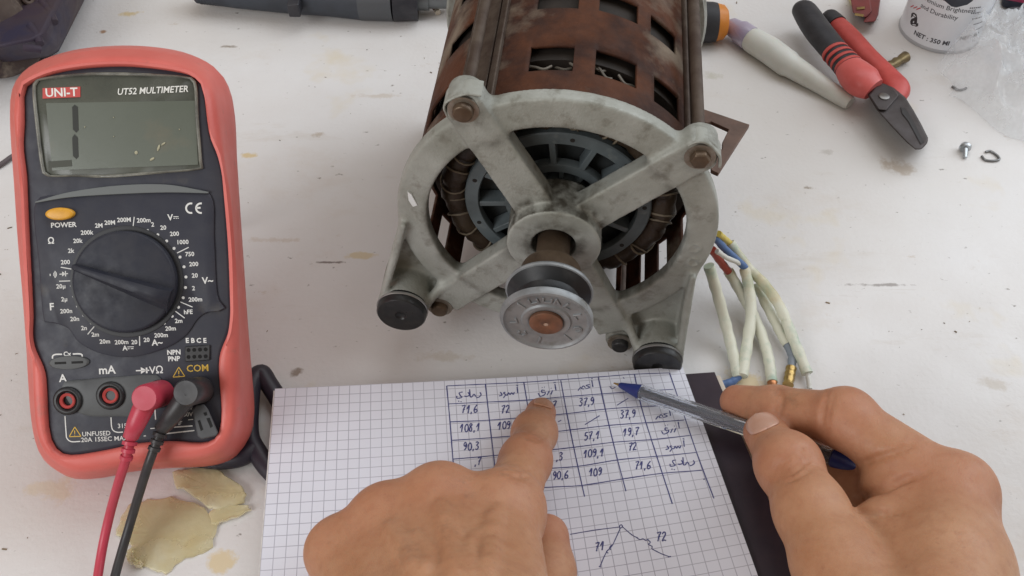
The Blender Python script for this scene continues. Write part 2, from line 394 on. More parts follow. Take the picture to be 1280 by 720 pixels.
# lower moulded step round the jacks
gl = [mp(*p)[:2] for p in ((78,480),(110,474),(150,471),(200,470),(190,500),(180,520),(150,520),(100,516))]
gg = polar(gl, np.mean(gl, 0), 60); g_ = MB(); g_.loft([lift(gg, -.1), lift(gg, .5), lift(toward(gg, np.tile(np.mean(gl, 0), (60, 1)), 1), .8)], cap0=False)
g_.build('jack_plinth', mat('jack_grey', (.075, .08, .082), .45, col2=(.05, .052, .055), scale=60), meter, smooth=40)
# display window
win = [(42,108),(52,98),(100,92),(148,91),(200,93),(235,96),(246,104),(249,150),(253,205),(250,212),(200,217),(140,222),(90,221),(60,221),(53,212),(46,160)]
wc = np.array([-1.0, 147.0]); Wn = polar([mp(*p)[:2] for p in win], wc, 100); wcc = np.tile(wc, (100, 1))
bz = MB(); bz.loft([lift(Wn, -.2), lift(Wn, 1.0), lift(toward(Wn, wcc, .7), 1.35), lift(toward(Wn, wcc, 1.3), 1.0), lift(toward(Wn, wcc, 1.3), .3)], cap0=False, cap1=False)
bz.build('display_bezel', mat('bezel_edge', (.24, .235, .20), .22, col2=(.1, .1, .09), scale=80, rvar=.15), meter, smooth=60)
bk = MB(); bk.loft([lift(toward(Wn, wcc, 1.0), .1), lift(toward(Wn, wcc, 1.2), .25)], cap0=False)
bk.build('display_backing', mat('display_mask', (.075, .080, .066), .3, col2=(.10, .105, .085), scale=60, bump=.05, rvar=.1), meter)
lcd = MB(); lq = [mp(*p)[:2] for p in ((58,129),(244,126),(248,206),(66,213))]
lcd.prism([tuple(p) for p in lq], .25, .5)
lcdo = lcd.build('lcd', mat('lcd_glass', (.115, .130, .105), .26, col2=(.095, .110, .085), scale=18, mix=(.35, .7), col3=(.16, .14, .095), scale3=20, mix3=(.55, .75), coat=.4, bump=.08, bscale=60), meter)
sg = MB()
for poly in (((94,131),(98,134),(99,163),(96,166),(92,162),(91,134)), ((94,168),(98,172),(99,196),(96,199),(92,195),(91,172))):
    q = [mp(*p)[:2] for p in poly]; sg.prism([tuple(p) for p in q], .5, .62)
sg.build('lcd_segment', mat('lcd_ink', (.016, .018, .014), .5), lcdo)
lb = MB(); q = [mp(*p)[:2] for p in ((61,202),(90,200),(91,208),(62,210))]; lb.prism([tuple(p) for p in q], .5, .62); lb.build('battery_sign', mat('lcd_ink_pale', (.045, .048, .034), .5), lcdo)
bl = MB(); q = [mp(*p)[:2] for p in ((54,110.5),(101,108.5),(101,121.5),(54,123.5))]; bl.prism([tuple(p) for p in q], .3, .55)
bl.build('brand_plate', mat('brand_red', (.52, .06, .05), .4), meter)
wt = MB(); p = mp(77.5, 116.2); put_text(wt, 'UNI-T', p[0], p[1], .62, 4.9, .02, 0, 0, sx=1.02)
p = mp(191, 113.5); put_text(wt, 'UT52 MULTIMETER', p[0], p[1], .5, 3.75, .016, .22, .012, sx=.93)
wt.build('display_lettering', mat('white_lettering', (.78, .78, .74), .5), meter, smooth=0)
# dirt flecks on the window
fl = MB()
for x, y, l, a, s_ in ((199,185,3.0,1.2,1.0),(205,180,2.2,.6,.8),(171,191,1.6,1.4,1.4),(191,199,2.4,.5,1.0),(107,159,.6,0,.6),(143,147,.5,0,.5),(143,171,.5,0,.5),(225,162,.7,.4,.5)):
    q = mp(x, y); M = Matrix.Translation((q[0], q[1], .55)) @ Matrix.Rotation(a, 4, 'Z'); fl.lathe([(.2*s_, 0), (.5*s_, .2), (.25*s_, .45)], 7, M @ Matrix.Diagonal((max(1, l/s_), 1, 1, 1)))
fl.build('dirt_flecks', mat('fleck', (.42, .40, .28), .8), meter)
# power button
pb = MB(); q = mp(78, 267.5); pb.lathe([(1, 0), (1, 1.6), (.93, 2.1), (.75, 2.3)], 40, Matrix.Translation((q[0], q[1], 1.0)) @ Matrix.Diagonal((5.9, 2.6, 1, 1)))
pb.build('power_button', mat('amber_plastic', (.72, .36, .035), .38, col2=(.62, .30, .03), scale=300), meter, smooth=50)
# rotary switch
KC = np.array([-1.4, 82.5]); kz = Matrix.Translation((KC[0], KC[1], 1.0))
rim = MB(); rim.ringlathe([(21.4, 0), (23.6, 0), (23.4, .5), (22.4, .7), (21.4, .5)], 72, kz); rim.build('switch_well', mat('well', (.03, .031, .035), .5), meter)
kn = MB(); kn.lathe([(21.3, 0), (21.3, 3.2), (20.9, 3.9), (20.0, 4.2)], 72, kz)
knob = kn.build('rotary_switch', mat('switch_plastic', (.026, .028, .040), .5, spec=.3, col2=(.036, .037, .047), scale=120, rvar=.12, bump=.1, bscale=900, bdist=.0001), meter, smooth=50)
ka = math.atan2(74.9-89.7, 18.2+21.9); kM = Matrix.Translation((KC[0], KC[1], 5.0)) @ Matrix.Rotation(ka, 4, 'Z')
def krib(x0, x1, w0, w1, h0, h1, n=14):
    rings = []
    for i in range(n+1):
        t_ = i/n; x = x0+(x1-x0)*t_; wd = (w0+(w1-w0)*t_)*(1-.0*(t_)); hh = (h0+(h1-h0)*t_)
        hh *= min(1, .55+t_*4, .5+(1-t_)*5)
        rings.append([tuple(kM @ Vector((x, y, z))) for y, z in ((-wd*1.7, -1), (-wd*1.05, hh*.45), (-wd*.62, hh*.92), (0, hh), (wd*.62, hh*.92), (wd*.8, hh*.4), (wd*.95, -1))])
    return rings
kr = MB(); kr.loft(krib(-21.0, 20.5, 1.2, 4.2, 5.2, 6.4)); kr.build('pointer_bar', knob.data.materials[0], knob, smooth=50)
# jacks, sockets
red_ring = mat('jack_red', (.42, .055, .05), .4)
for x, y in ((86, 500.5), (139.5, 494), (200, 492), (250, 488)):
    q = mp(x, y); M = Matrix.Translation((q[0], q[1], 0.0))
    jr = MB(); jr.ringlathe([(3.3, -.5), (6.0, -.5), (6.0, 1.5), (5.4, 2.1), (4.5, 2.1), (3.9, 1.2), (3.3, .6)], 40, M)
    jo = jr.build('jack', black_p, meter, smooth=50)
    if x < 195:
        rr = MB(); rr.ringlathe([(2.1, -.6), (3.3, -.6), (3.3, 1.5), (2.9, 1.8), (2.1, 1.4)], 32, M); rr.build('jack_ring', red_ring, jo, smooth=50)
        hh = MB(); hh.lathe([(2.2, .15), (.1, .2)], 24, M); hh.build('jack_bore', mat('bore', (.006, .006, .006), .7), jo)
cxm = mp(87, 453); ck = MB(); ck.lathe([(1, 0), (1, .6), (.95, .9), (.86, .95)], 40, Matrix.Translation((cxm[0], cxm[1], 0)) @ Matrix.Diagonal((8.4, 2.9, 1, 1)))
co = ck.build('capacitor_socket', mat('socket_grey', (.075, .078, .08), .5), meter, smooth=40)
for dx in (-3.4, 3.6):
    sl = MB(); sl.box((cxm[0]+dx-2.4, cxm[1]-.5, .9), (cxm[0]+dx+2.4, cxm[1]+.5, 1.0)); sl.build('slot', mat('slot_dark', (.004, .004, .004), .7), co)
tsq = [mp(*p)[:2] for p in ((232,433),(263,431),(263,450),(232,452))]; ts = MB(); ts.prism([tuple(p) for p in tsq], 0, .9); to = ts.build('transistor_socket', black_p, meter, bevel=.3)
for j in range(2):
    for i in range(4):
        q = mp(236.5+i*7.1, 437.3+j*8.6-i*.3); h_ = MB(); h_.lathe([(.85, .9), (.8, 1.0)], 16, Matrix.Translation((q[0], q[1], 0))); h_.build('pin_hole', mat('hole', (.002, .002, .002), .8) if (i+j) == 0 else bpy.data.materials['hole'], to)
# printing
pr = MB(); pz = 1.18
def PT(s_, cx, cy, size=2.55, z=pz, crop=2, mb=None, bold=.022, sx=1.0, shear=0, rot=0):
    if crop == 2: x, y = 20+cx/3.79, 230+cy/3.79
    elif crop == 3: x, y = 20+cx/3.6, 410+cy/3.6
    else: x, y = cx, cy
    q = mp(x, y); put_text(mb or pr, s_, q[0], q[1], z, size, bold, shear, rot, sx=sx)
def PL(pts, crop=2, wd=.38, z=pz, mb=None, n=6):
    sc_ = 3.79 if crop == 2 else 3.6; oy = 230 if crop == 2 else 410
    ribbon(mb or pr, spline([mp(20+x/sc_, oy+y/sc_)[:2] for x, y in pts], n) if len(pts) > 2 else [mp(20+x/sc_, oy+y/sc_)[:2] for x, y in pts], wd, z)
for s_, x, y in (('200',240,371),('2k',266,317),('20k',298,270),('200k',341,231),('2M',398,198),('20M',450,184),('200M',517,171),('200m',610,173),('2',652,193),('20',702,208),('200',755,237),('1000',793,276),('750',827,333),('200',846,380),('20',851,434),('2',845,494),('200m',854,547),('hFE',820,606),('2m',775,648),('20m',737,684),('200m',692,716),('20µ',219,485),('2µ',235,546),('200n',244,602),('20n',284,639),('2n',328,682)):
    PT(s_, x, y)
for s_, x, y in (('2m',362,29),('20m',405,60),('200m',480,63),('20',537,63),('20',592,53)): PT(s_, x, y, crop=3, z=pz)
PT('POWER', 231, 195, 2.9, sx=1.05); PT('Ω', 172, 270, 3.6); PT('F', 175, 582, 4.2); PT('V', 735, 160, 3.6); PT('V~', 912, 458, 3.9); PT('A~', 640, 65, 3.6, crop=3); PT('A', 495, 90, 2.9, crop=3)
PL([(750,155),(774,155)], wd=.3); PL([(750,163),(757,163)], wd=.3); PL([(761,163),(767,163)], wd=.3); PL([(770,163),(775,163)], wd=.3)
PL([(505,84),(535,83)], 3, .28); PL([(507,92),(516,92)], 3, .28); PL([(521,92),(533,91)], 3, .28)
for i in range(28):    # index dots
    pass
for x, y in ((306,337),(337,296),(377,262),(423,235),(472,217),(524,208),(577,210),(628,221),(676,241),(718,270),(753,305),(781,346),(800,392),(809,440),(807,490),(796,538),(774,583),(744,625),(707,658),(662,685),(612,704),(559,713),(506,713),(455,704),(406,685),(362,657),(326,621),(297,578),(279,532),(269,482),(271,431)):
    q = mp(20+x/3.79, 230+y/3.79); pr.lathe([(.62, pz-.05), (.62, pz)], 14, Matrix.Translation((q[0], q[1], 0)))
for a_, b_ in (((565,156),(558,214)),((822,300),(767,327)),((783,558),(840,582)),((757,600),(803,634)),((218,394),(277,404)),((210,460),(275,458)),((385,663),(345,711))): PL([a_, b_])
PL([(560,22),(561,78)], 3, .4)
# CE mark
def arc(cx, cy, r, a0, a1, wd=.75, crop=2, n=18, z=pz):
    PL([(cx+r*math.cos(math.radians(a0+(a1-a0)*i/n)), cy+r*.98*math.sin(math.radians(a0+(a1-a0)*i/n))) for i in range(n+1)], crop, wd, z, n=1)
arc(833, 115, 23, 75, 285); arc(880, 115, 23, 80, 280); PL([(858,114),(878,113)], wd=.75)
# continuity + diode
arc(180, 428, 6, -60, 60, .3); arc(180, 428, 12, -60, 60, .3); arc(180, 428, 18, -60, 60, .3); PL([(166,430),(170,430)], wd=.9)
PL([(212,427),(252,424)], wd=.35); PL([(240,412),(241,437)], wd=.4)
q = [mp(20+x/3.79, 230+y/3.79)[:2] for x, y in ((225,414),(240,425),(225,437))]; pr.prism([tuple(p) for p in q], pz-.05, pz)
# lower part
z2 = .14
PT('A', 212, 227, 4.6, z2+.1, 3, bold=.02); PT('mA', 410, 190, 4.9, z2, 3, bold=.02); PT('VΩ', 632, 190, 4.3, z2, 3, bold=.012); PT('NPN', 711, 110, 2.8, z2, 3, bold=.035); PT('PNP', 711, 139, 2.8, z2, 3, bold=.035)
for s_, x in zip('EBCE', (771, 796, 823, 850)): PT(s_, x, 57, 2.8, z2, 3, bold=.035)
PT('Cx', 231, 117, 2.6, z2, 3, bold=.03)
PL([(165,138),(166,126),(178,119),(208,118)], 3, .6, z2); PL([(256,117),(284,116),(297,120),(299,134)], 3, .6, z2)
PL([(540,192),(600,190)], 3, .5, z2); PL([(588,178),(589,203)], 3, .7, z2); q = [mp(20+x/3.6, 410+y/3.6)[:2] for x, y in ((562,176),(588,190),(563,206))]; pr.prism([tuple(p) for p in q], z2-.05, z2)
PL([(221,396),(226,470),(230,496),(250,511),(290,510)], 3, .45, z2); PL([(428,402),(431,445),(440,462),(458,469),(482,468)], 3, .45, z2); PL([(625,362),(629,412)], 3, .5, z2)
PL([(700,447),(795,440)], 3, .5, z2); PL([(675,475),(803,461)], 3, .5, z2); PL([(605,452),(625,451)], 3, .4, z2); PL([(575,486),(585,485)], 3, .4, z2)
PT('UNFUSED', 362, 476, 2.75, z2, 3, bold=.008); PT('20A 15SEC MAX', 400, 500, 2.7, z2, 3, bold=.008, sx=1.05); PT('315mA', 500, 440, 2.7, z2, 3, bold=.01); PT('1000V', 760, 390, 2.6, z2, 3, bold=.01); PT('V', 788, 360, 2.6, z2, 3, bold=.01)
PL([(735,410),(735,421)], 3, .3, z2); PL([(722,421),(748,420)], 3, .3, z2); PL([(726,428),(744,427)], 3, .3, z2); PL([(730,435),(740,434)], 3, .3, z2); PL([(775,413),(798,411)], 3, .35, z2)
pr.build('white_markings', white_ink, meter, smooth=0)
py_ = MB(); PT('COM', 818, 182, 4.1, z2, 3, mb=py_, bold=.012); py_.build('yellow_lettering', yellow_ink, meter, smooth=0)
for pts in (((733,176),(707,221),(760,217)), ((265,445),(240,489),(293,487))):
    py_ = MB(); PL([pts[0], pts[1]], 3, .38, z2, py_); PL([pts[1], pts[2]], 3, .38, z2, py_); PL([pts[2], pts[0]], 3, .38, z2, py_)
    cx_ = (pts[0][0]); PL([(cx_+0, pts[0][1]+16), (cx_+0, pts[0][1]+31)], 3, .4, z2, py_); PL([(cx_, pts[0][1]+35), (cx_, pts[0][1]+38)], 3, .4, z2, py_)
    py_.build('warning_triangle', yellow_ink, meter, smooth=0)
# tilt stand behind
sd = MB(); M_ = MW.inverted()
def loc_m(p): return tuple((M_ @ Vector([c*S for c in p]))/S)
topb = MO+mey*150+mez*(-43)
for sx in (-24, -4):
    a = topb+mex*sx; b_ = np.array([a[0], a[1]+28, 2.5]); sd.tube([loc_m(a), loc_m(b_)], 3, 10)
a = topb+mex*-26; b2 = topb+mex*-2; sd.tube([loc_m((a[0], a[1]+28, 2.5)), loc_m((b2[0], b2[1]+28, 2.5))], 3, 10); sd.build('tilt_stand', black_p, meter)

# test leads (plugged in, so things of their own)
def lead(name, label, col, base_px, head_px, arm_px, path_px, hz):
    o = thing(name, label, 'test lead', locM(MO+mex*mp(*base_px)[0]+mey*mp(*base_px)[1]))
    Mi = o.matrix_world.inverted()
    def W(p):            # meter-local mm -> lead-local mm
        q = MW @ Vector([c*S for c in p]); return np.array((Mi @ q)/S)
    def Wp(x, y, z): return W(mp(x, y, z))
    b = mp(*base_px, 1.5); h = mp(*head_px, hz); h2 = np.array([h[0], h[1], hz])
    pl = MB(); b2 = h+(b-h)*1.0
    pl.tube([W(b), W(b+(h-b)*.06), W(b+(h-b)*.55), W(b+(h-b)*.93), W(h)], [5.0, 5.6, 5.7, 5.6, 4.9], 32)
    plug = pl.build('plug', col, o, smooth=50)
    ar = MB(); a0 = h*.75+b*.25; pts = [a0]+[mp(x, y, z) for x, y, z in arm_px]
    sp = spline(pts, 6); n = len(sp); ar.tube([W(p) for p in sp], [4.6-1.5*i/(n-1) for i in range(n)], 20); ar.build('plug_arm', col, o, smooth=60)
    e0 = sp[-1]; cb = [e0]+[None]*0
    wpts = [np.array((Mi @ (MW @ Vector([c*S for c in e0])))/S)]+[np.array((Mi @ Vector([c*S for c in at(x, y, z)]))/S) for x, y, z in path_px]
    cs = spline(wpts, 10); c_ = MB(); c_.tube(cs, 1.95, 14); c_.build('cable', col, o, smooth=60)
    # strain relief: ribs along the first stretch of cable
    sr = MB(); acc = 0; k = 0
    for i in range(len(cs)-1):
        d = np.linalg.norm(cs[i+1]-cs[i]); t_ = (cs[i+1]-cs[i])/d
        while k*3.0 < acc+d and k < 4:
            p0 = cs[i]+t_*(k*3.0-acc); sr.tube([p0-t_*.9, p0-t_*.7, p0+t_*.7, p0+t_*.9], [2.3, 3.2-.2*k, 3.2-.2*k, 2.2], 18); k += 1
        acc += d
    sr.build('strain_relief', col, o, smooth=50)
    return o
lead_red = mat('lead_red', (.50, .05, .085), .38, col2=(.45, .045, .07), scale=60, rvar=.08)
lead_blk = mat('lead_black', (.028, .027, .03), .42, col2=(.045, .042, .042), scale=80, rvar=.1)
lead('test_lead', 'red test lead plugged into multimeter, cable running to the bottom edge', lead_red, (203, 491), (180, 498), [(171, 528, 17), (164, 545, 14)], [(158, 572, 49), (148, 604, 38), (138, 640, 24), (129, 680, 14), (122, 722, 9), (116, 765, 6)], 21)
lead('test_lead', 'black test lead plugged into multimeter beside the red one', lead_blk, (252, 487), (232, 491), [(215, 520, 13), (203, 535, 9)], [(194, 558, 48), (185, 582, 42), (173, 620, 27), (161, 660, 15), (147, 708, 8), (135, 755, 5)], 19)
# grey slotted piece
gpm = thing('plug_cover', 'small grey slotted plastic cover lying on multimeter under yellow COM lettering', 'plug cover', locM(MO+mex*mp(258, 528)[0]+mey*mp(258, 528)[1]))
Mi = gpm.matrix_world.inverted()
gp = MB(); gq = [(240,512),(246,506),(255,505),(260,511),(273,541),(270,545),(252,549),(247,545)]
zt = 4.5
gp.loft([[tuple((Mi @ (MW @ Vector([c*S for c in mp(x, y, zz)])))/S) for x, y in gq] for zz in (.3, zt)])
fix_normals(gp.build('cover_body', mat('mid_grey_plastic', (.085, .088, .095), .5, col2=(.065, .066, .07), scale=90), gpm, bevel=.5))
for pts in (((247,526),(250,525),(254,537),(251,539)), ((258,523),(262,522),(266,533),(263,535)), ((254,516),(258,515),(259,519),(256,520))):
    sl = MB(); sl.loft([[tuple((Mi @ (MW @ Vector([c*S for c in mp(x, y, zz)])))/S) for x, y in pts] for zz in (zt-.1, zt+.12)]); fix_normals(sl.build('slot', bpy.data.materials['slot_dark'], gpm))

# ------------------------------------------------------------------ the electric motor (local: x right, y up, z along the shaft to the viewer)
MS = 7.15/7.3; EC = np.array([0, 0, CAMH])+(np.array([19.74, 296.71, 81.65])-np.array([0, 0, CAMH]))*MS; en = np.array([-.09914517, -.99506679, -.00351051]); er = np.array([.98333926, -.09743528, -.15346098]); eu = np.array([.15236188, -.01866693, .98814847])
EW = frameM(EC, er*MS, eu*MS, en*MS); EWi = EW.inverted()
motor = thing('electric_motor', 'old rusty electric motor with grey cast end bracket and pulley facing the viewer', 'motor', EW)
def eloc(p): return np.array((EWi @ Vector([c*S for c in p]))/S)
cast = mat('cast_aluminium', (.375, .385, .355), .55, .2, col2=(.25, .255, .222), scale=44, mix=(.35, .7), bump=.7, bscale=700, bdist=.0004, rvar=.14, col3=(.12, .105, .078), scale3=110, mix3=(.54, .80), detail=15)
cast_d = mat('cast_dark', (.22, .235, .24), .5, .25, col2=(.15, .16, .16), scale=60, bump=.4, bscale=400, bdist=.0003, rvar=.12)
rust = mat('rusty_steel', (.088, .030, .013), .74, .05, spec=.3, col2=(.036, .014, .009), scale=42, mix=(.40, .60), bump=.8, bscale=320, bdist=.0005, rvar=.15, col3=(.20, .155, .115), scale3=22, mix3=(.51, .66), detail=14)
rust_d = mat('dark_rust', (.05, .03, .021), .6, .3, col2=(.095, .07, .053), scale=70, bump=.5, bscale=300, bdist=.0003, rvar=.15)
steel_b = mat('brown_steel', (.15, .105, .07), .42, .6, col2=(.085, .058, .04), scale=60, rvar=.15, bump=.2, bscale=500, bdist=.0002)
dark_in = mat('dark_inside', (.012, .011, .010), .8, col2=(.02, .015, .012), scale=60)
# cast end bracket as one casting
h = .85
D = SDF((-90, -86, -15), (90, 86, 24), h); X, Y, Z = D.X, D.Y, D.Z; R = np.sqrt(X*X+Y*Y)
def box2(a, b, ha, hb, rr):
    qa = np.abs(a)-(ha-rr); qb = np.abs(b)-(hb-rr); return np.sqrt(np.maximum(qa, 0)**2+np.maximum(qb, 0)**2)+np.minimum(np.maximum(qa, qb), 0)-rr
def cylz(cx, cy, r, z0, z1, rr=1.2):
    q = np.sqrt((X-cx)**2+(Y-cy)**2); return box2(np.maximum(q, 0), Z-(z0+z1)/2, r, (z1-z0)/2, rr)
D.union(box2(R-65.2, Z+1.2+(R-65.2)*.12, 7.0, 3.6, 1.4))
G = math.radians(53.3); bolts = [(-48.5, 60.0), (48.6, 58.5), (-45.8, -68.5), (47.8, -72.5)]
for bx, by in bolts:
    L_ = math.hypot(bx, by); ux, uy = bx/L_, by/L_
    al = X*ux+Y*uy; pe = -X*uy+Y*ux
    tt = np.clip(al/70, 0, 1); zc = 4.0-3.6*tt; hw = 9.2-.8*tt
    q1 = np.abs(pe)-(hw-.8); q2 = np.abs(Z-zc)-(4.6-.8); q3 = np.abs(al-40)-(38-.8)
    sp = np.sqrt(np.maximum(q1, 0)**2+np.maximum(q2, 0)**2+np.maximum(q3, 0)**2)+np.minimum(np.maximum(np.maximum(q1, q2), q3), 0)-.8
    D.union(sp, 3.5)
    D.union(cylz(bx, by, 7.6, -8, 3.8), 3.5)
D.union(cylz(0, 0, 21.0, -8, 13.6, .6), 1.4)
FL, FR = (-63.5, -64.0), (66.5, -69.5)
def halfplanes(poly, rr=1.0):
    n = len(poly); d = None; area_ = sum(poly[i][0]*poly[(i+1) % n][1]-poly[(i+1) % n][0]*poly[i][1] for i in range(n))
    if area_ < 0: poly = poly[::-1]
    for i in range(n):
        x0, y0 = poly[i]; x1, y1 = poly[(i+1) % n]; l = math.hypot(x1-x0, y1-y0); nx_, ny_ = (y1-y0)/l, -(x1-x0)/l
        e = (X-x0)*nx_+(Y-y0)*ny_; d = e if d is None else np.maximum(d, e)
    return d
def slab(poly, z0, z1): return np.maximum(halfplanes(poly), np.abs(Z-(z0+z1)/2)-(z1-z0)/2)
for (fx, fy), sg_ in ((FL, -1), (FR, 1)):
    out = (fx+sg_*11.5, fy+1); topp = (sg_*69, -16)
    D.union(slab([topp, out, (fx-sg_*11, fy-2), (sg_*38, -58), (sg_*60, -28)], -11, -3), 3)
    # raised outer fin
    D.union(D.cone((topp[0]-sg_*1.5, topp[1]+6, -1), (out[0]-sg_*1.2, out[1]+2, 13), 2.0, 2.0), 2.5)
    D.union(slab([(topp[0]-sg_*2.6, topp[1]+3), (topp[0]+sg_*.3, topp[1]+3), (out[0]+sg_*.3, out[1]), (out[0]-sg_*2.6, out[1])], -11, 6), 1.5)
    D.union(D.cone((sg_*44, -52, -2), (fx-sg_*10.0, fy+1, 12), 2.2, 2.2), 3)
    D.union(cylz(fx, fy, 12.0, -11, 13, 1), 2)
    pass
# bolt clamp wings on the two upper lugs
for (bx, by), sg_ in ((bolts[0], 1), (bolts[1], -1)):
    pass
D.F = np.maximum(D.F, -(R-9.8))                                        # shaft bore
for cx_, cy_ in ((63.6, 3.0), (66.0, -6.0)):
    q = np.abs(np.sqrt((X-cx_)**2+(Y-cy_)**2)-2.6)-.45; D.F = np.minimum(D.F, np.maximum(q, np.abs(Z-2.2)-1.3))
bracket = D.build('end_bracket', cast, motor, smooth=180, relax=1)
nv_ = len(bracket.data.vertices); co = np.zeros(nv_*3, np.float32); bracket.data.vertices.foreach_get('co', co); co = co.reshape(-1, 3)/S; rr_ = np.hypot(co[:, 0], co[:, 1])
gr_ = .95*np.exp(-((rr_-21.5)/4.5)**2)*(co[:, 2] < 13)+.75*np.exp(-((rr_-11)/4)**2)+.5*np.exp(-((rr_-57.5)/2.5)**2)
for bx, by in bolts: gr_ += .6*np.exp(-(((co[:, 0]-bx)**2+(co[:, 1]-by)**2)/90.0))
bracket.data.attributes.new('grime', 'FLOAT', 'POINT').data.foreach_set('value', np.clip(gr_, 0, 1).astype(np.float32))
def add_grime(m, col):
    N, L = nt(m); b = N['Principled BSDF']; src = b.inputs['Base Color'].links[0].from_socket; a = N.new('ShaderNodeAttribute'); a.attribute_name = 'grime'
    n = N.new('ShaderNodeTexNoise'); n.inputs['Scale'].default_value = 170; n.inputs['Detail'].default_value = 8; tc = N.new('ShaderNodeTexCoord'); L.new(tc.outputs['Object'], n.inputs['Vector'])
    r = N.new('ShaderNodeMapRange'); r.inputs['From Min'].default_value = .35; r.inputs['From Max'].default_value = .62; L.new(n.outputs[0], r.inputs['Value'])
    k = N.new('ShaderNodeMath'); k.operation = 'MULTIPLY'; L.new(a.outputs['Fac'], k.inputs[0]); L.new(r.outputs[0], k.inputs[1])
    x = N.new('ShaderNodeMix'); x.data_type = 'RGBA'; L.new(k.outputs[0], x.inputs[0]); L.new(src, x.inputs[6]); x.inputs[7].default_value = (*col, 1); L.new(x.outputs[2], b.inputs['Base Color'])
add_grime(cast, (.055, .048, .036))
del D, X, Y, Z, R
# flattened paint chip and marks on the rim
pc = MB(); pc.prism([(-67.6, 6.2), (-65.8, 5.2), (-62.5, -1.2), (-64.6, -2.6), (-66.8, 1)], 1.5, 3.1); pc.build('paint_chip', mat('white_chip', (.72, .74, .74), .4), bracket, bevel=.2)
# feet: steel sleeve, rubber bush
for fx, fy in (FL, FR):
    M = Matrix.Translation((fx, fy, 0)); ft = MB(); ft.lathe([(11.9, 11), (12.2, 13.2), (12.2, 17.2), (11.5, 18.2), (3.0, 18.2), (2.2, 17.2), (.2, 17.0)], 48, M)
    fo = ft.build('foot_bush', mat('foot_rubber', (.012, .012, .013), .38, col2=(.025, .024, .023), scale=160, rvar=.12), motor, smooth=50)
    rn = MB(); rn.ringlathe([(12.3, 13.0), (12.75, 13.2), (12.75, 14.2), (12.3, 14.4)], 48, M); rn.build('steel_band', mat('bare_steel', (.42, .42, .41), .35, .8), fo, smooth=50)
# bolts
for i, (bx, by) in enumerate(bolts):
    z0 = 4.6; M = Matrix.Translation((bx, by, z0))
    b_ = MB(); b_.lathe([(4.3, 0), (4.3, 3.2), (3.7, 4.0), (.1, 4.2)], 6 if i == 1 else 22, M @ Matrix.Rotation(.3+i, 4, 'Z')); bo = b_.build('bolt', steel_b if i < 3 else black_p, motor, bevel=.35)
    ws = MB(); ws.ringlathe([(2, 0), (6.4, 0), (6.4, 1.0), (2, 1.0)], 36, M); ws.build('washer', mat('washer_steel', (.33, .30, .26), .4, .7, col2=(.2, .16, .12), scale=90), bo, smooth=40)
# clamps over the tie rods behind the upper bolts
for (bx, by), a_ in ((bolts[0], math.radians(128)), (bolts[1], math.radians(52))):
    cl = MB(); M = Matrix.Translation((bx, by, 0)) @ Matrix.Rotation(a_-math.pi/2, 4, 'Z')
    pts = [(-8.0, -.5), (-7.2, 4), (-3.6, 6.6), (4, 6.8), (8, 5.0), (10.4, 3)]; inn = [(p[0]*.9, p[1]*.88-.2) for p in pts]
    sp_o = [tuple(p) for p in spline(pts, 4)]; sp_i = [tuple(p) for p in spline(inn, 4)]
    cl.prism(sp_o+sp_i[::-1], -4, 5.4, M); cl.build('rod_clamp', cast, motor, bevel=.6)
# barrel of sheet steel with punched windows
wins = [(96.3, 112.3, -40.5, -23.3), (72.3, 88.4, -40.5, -23.3), (50.6, 64.6, -39, -21.5), (146, 165, -40, -24), (172, 188, -40, -24), (197, 211, -38, -14),
        (217, 224, -32, -10), (233, 246, -32, -8), (254, 262, -32, -10), (296, 307.5, -32, -9), (309.6, 312.4, -32, -10), (319.2, 322, -32, -10), (329, 335, -32, -11), (345, 358, -36, -14), (8, 24, -38, -22),
        (96.3, 112.3, -84, -68), (72.3, 88.4, -84, -69), (52, 66.4, -82, -67), (141, 158, -82, -67), (172, 188, -82, -67), (205, 220, -82, -67), (235, 250, -82, -67), (295, 310, -82, -67), (325, 340, -82, -67), (8, 24, -82, -67),
        (96.3, 112.3, -126, -110), (72.3, 88.4, -126, -110), (52, 66.4, -126, -110), (141, 158, -126, -110)]
ths = sorted(set([i*3.0 for i in range(120)]+[w_[0] for w_ in wins]+[w_[1] for w_ in wins])); zs = sorted(set([-3, -8, -50, -58, -95, -104, -135, -150]+[w_[2] for w_ in wins]+[w_[3] for w_ in wins]), reverse=True)
bar = MB(); V = []
for z in zs:
    for a in ths: V.append((66.5*math.cos(math.radians(a)), 66.5*math.sin(math.radians(a)), z))
F_ = []; n = len(ths)
for k in range(len(zs)-1):
    for i in range(n):
        a0 = ths[i]; a1 = ths[(i+1) % n] if i < n-1 else 360; am, zm = (a0+a1)/2, (zs[k]+zs[k+1])/2
        if any(w_[0] < am < w_[1] and w_[2] < zm < w_[3] for w_ in wins): continue
        F_.append((k*n+i, k*n+(i+1) % n, (k+1)*n+(i+1) % n, (k+1)*n+i))
bar.add(V, F_); shell = bar.build('housing', rust, motor, smooth=30)
so = shell.modifiers.new('thick', 'SOLIDIFY'); so.thickness = 1.5*S; so.offset = 0
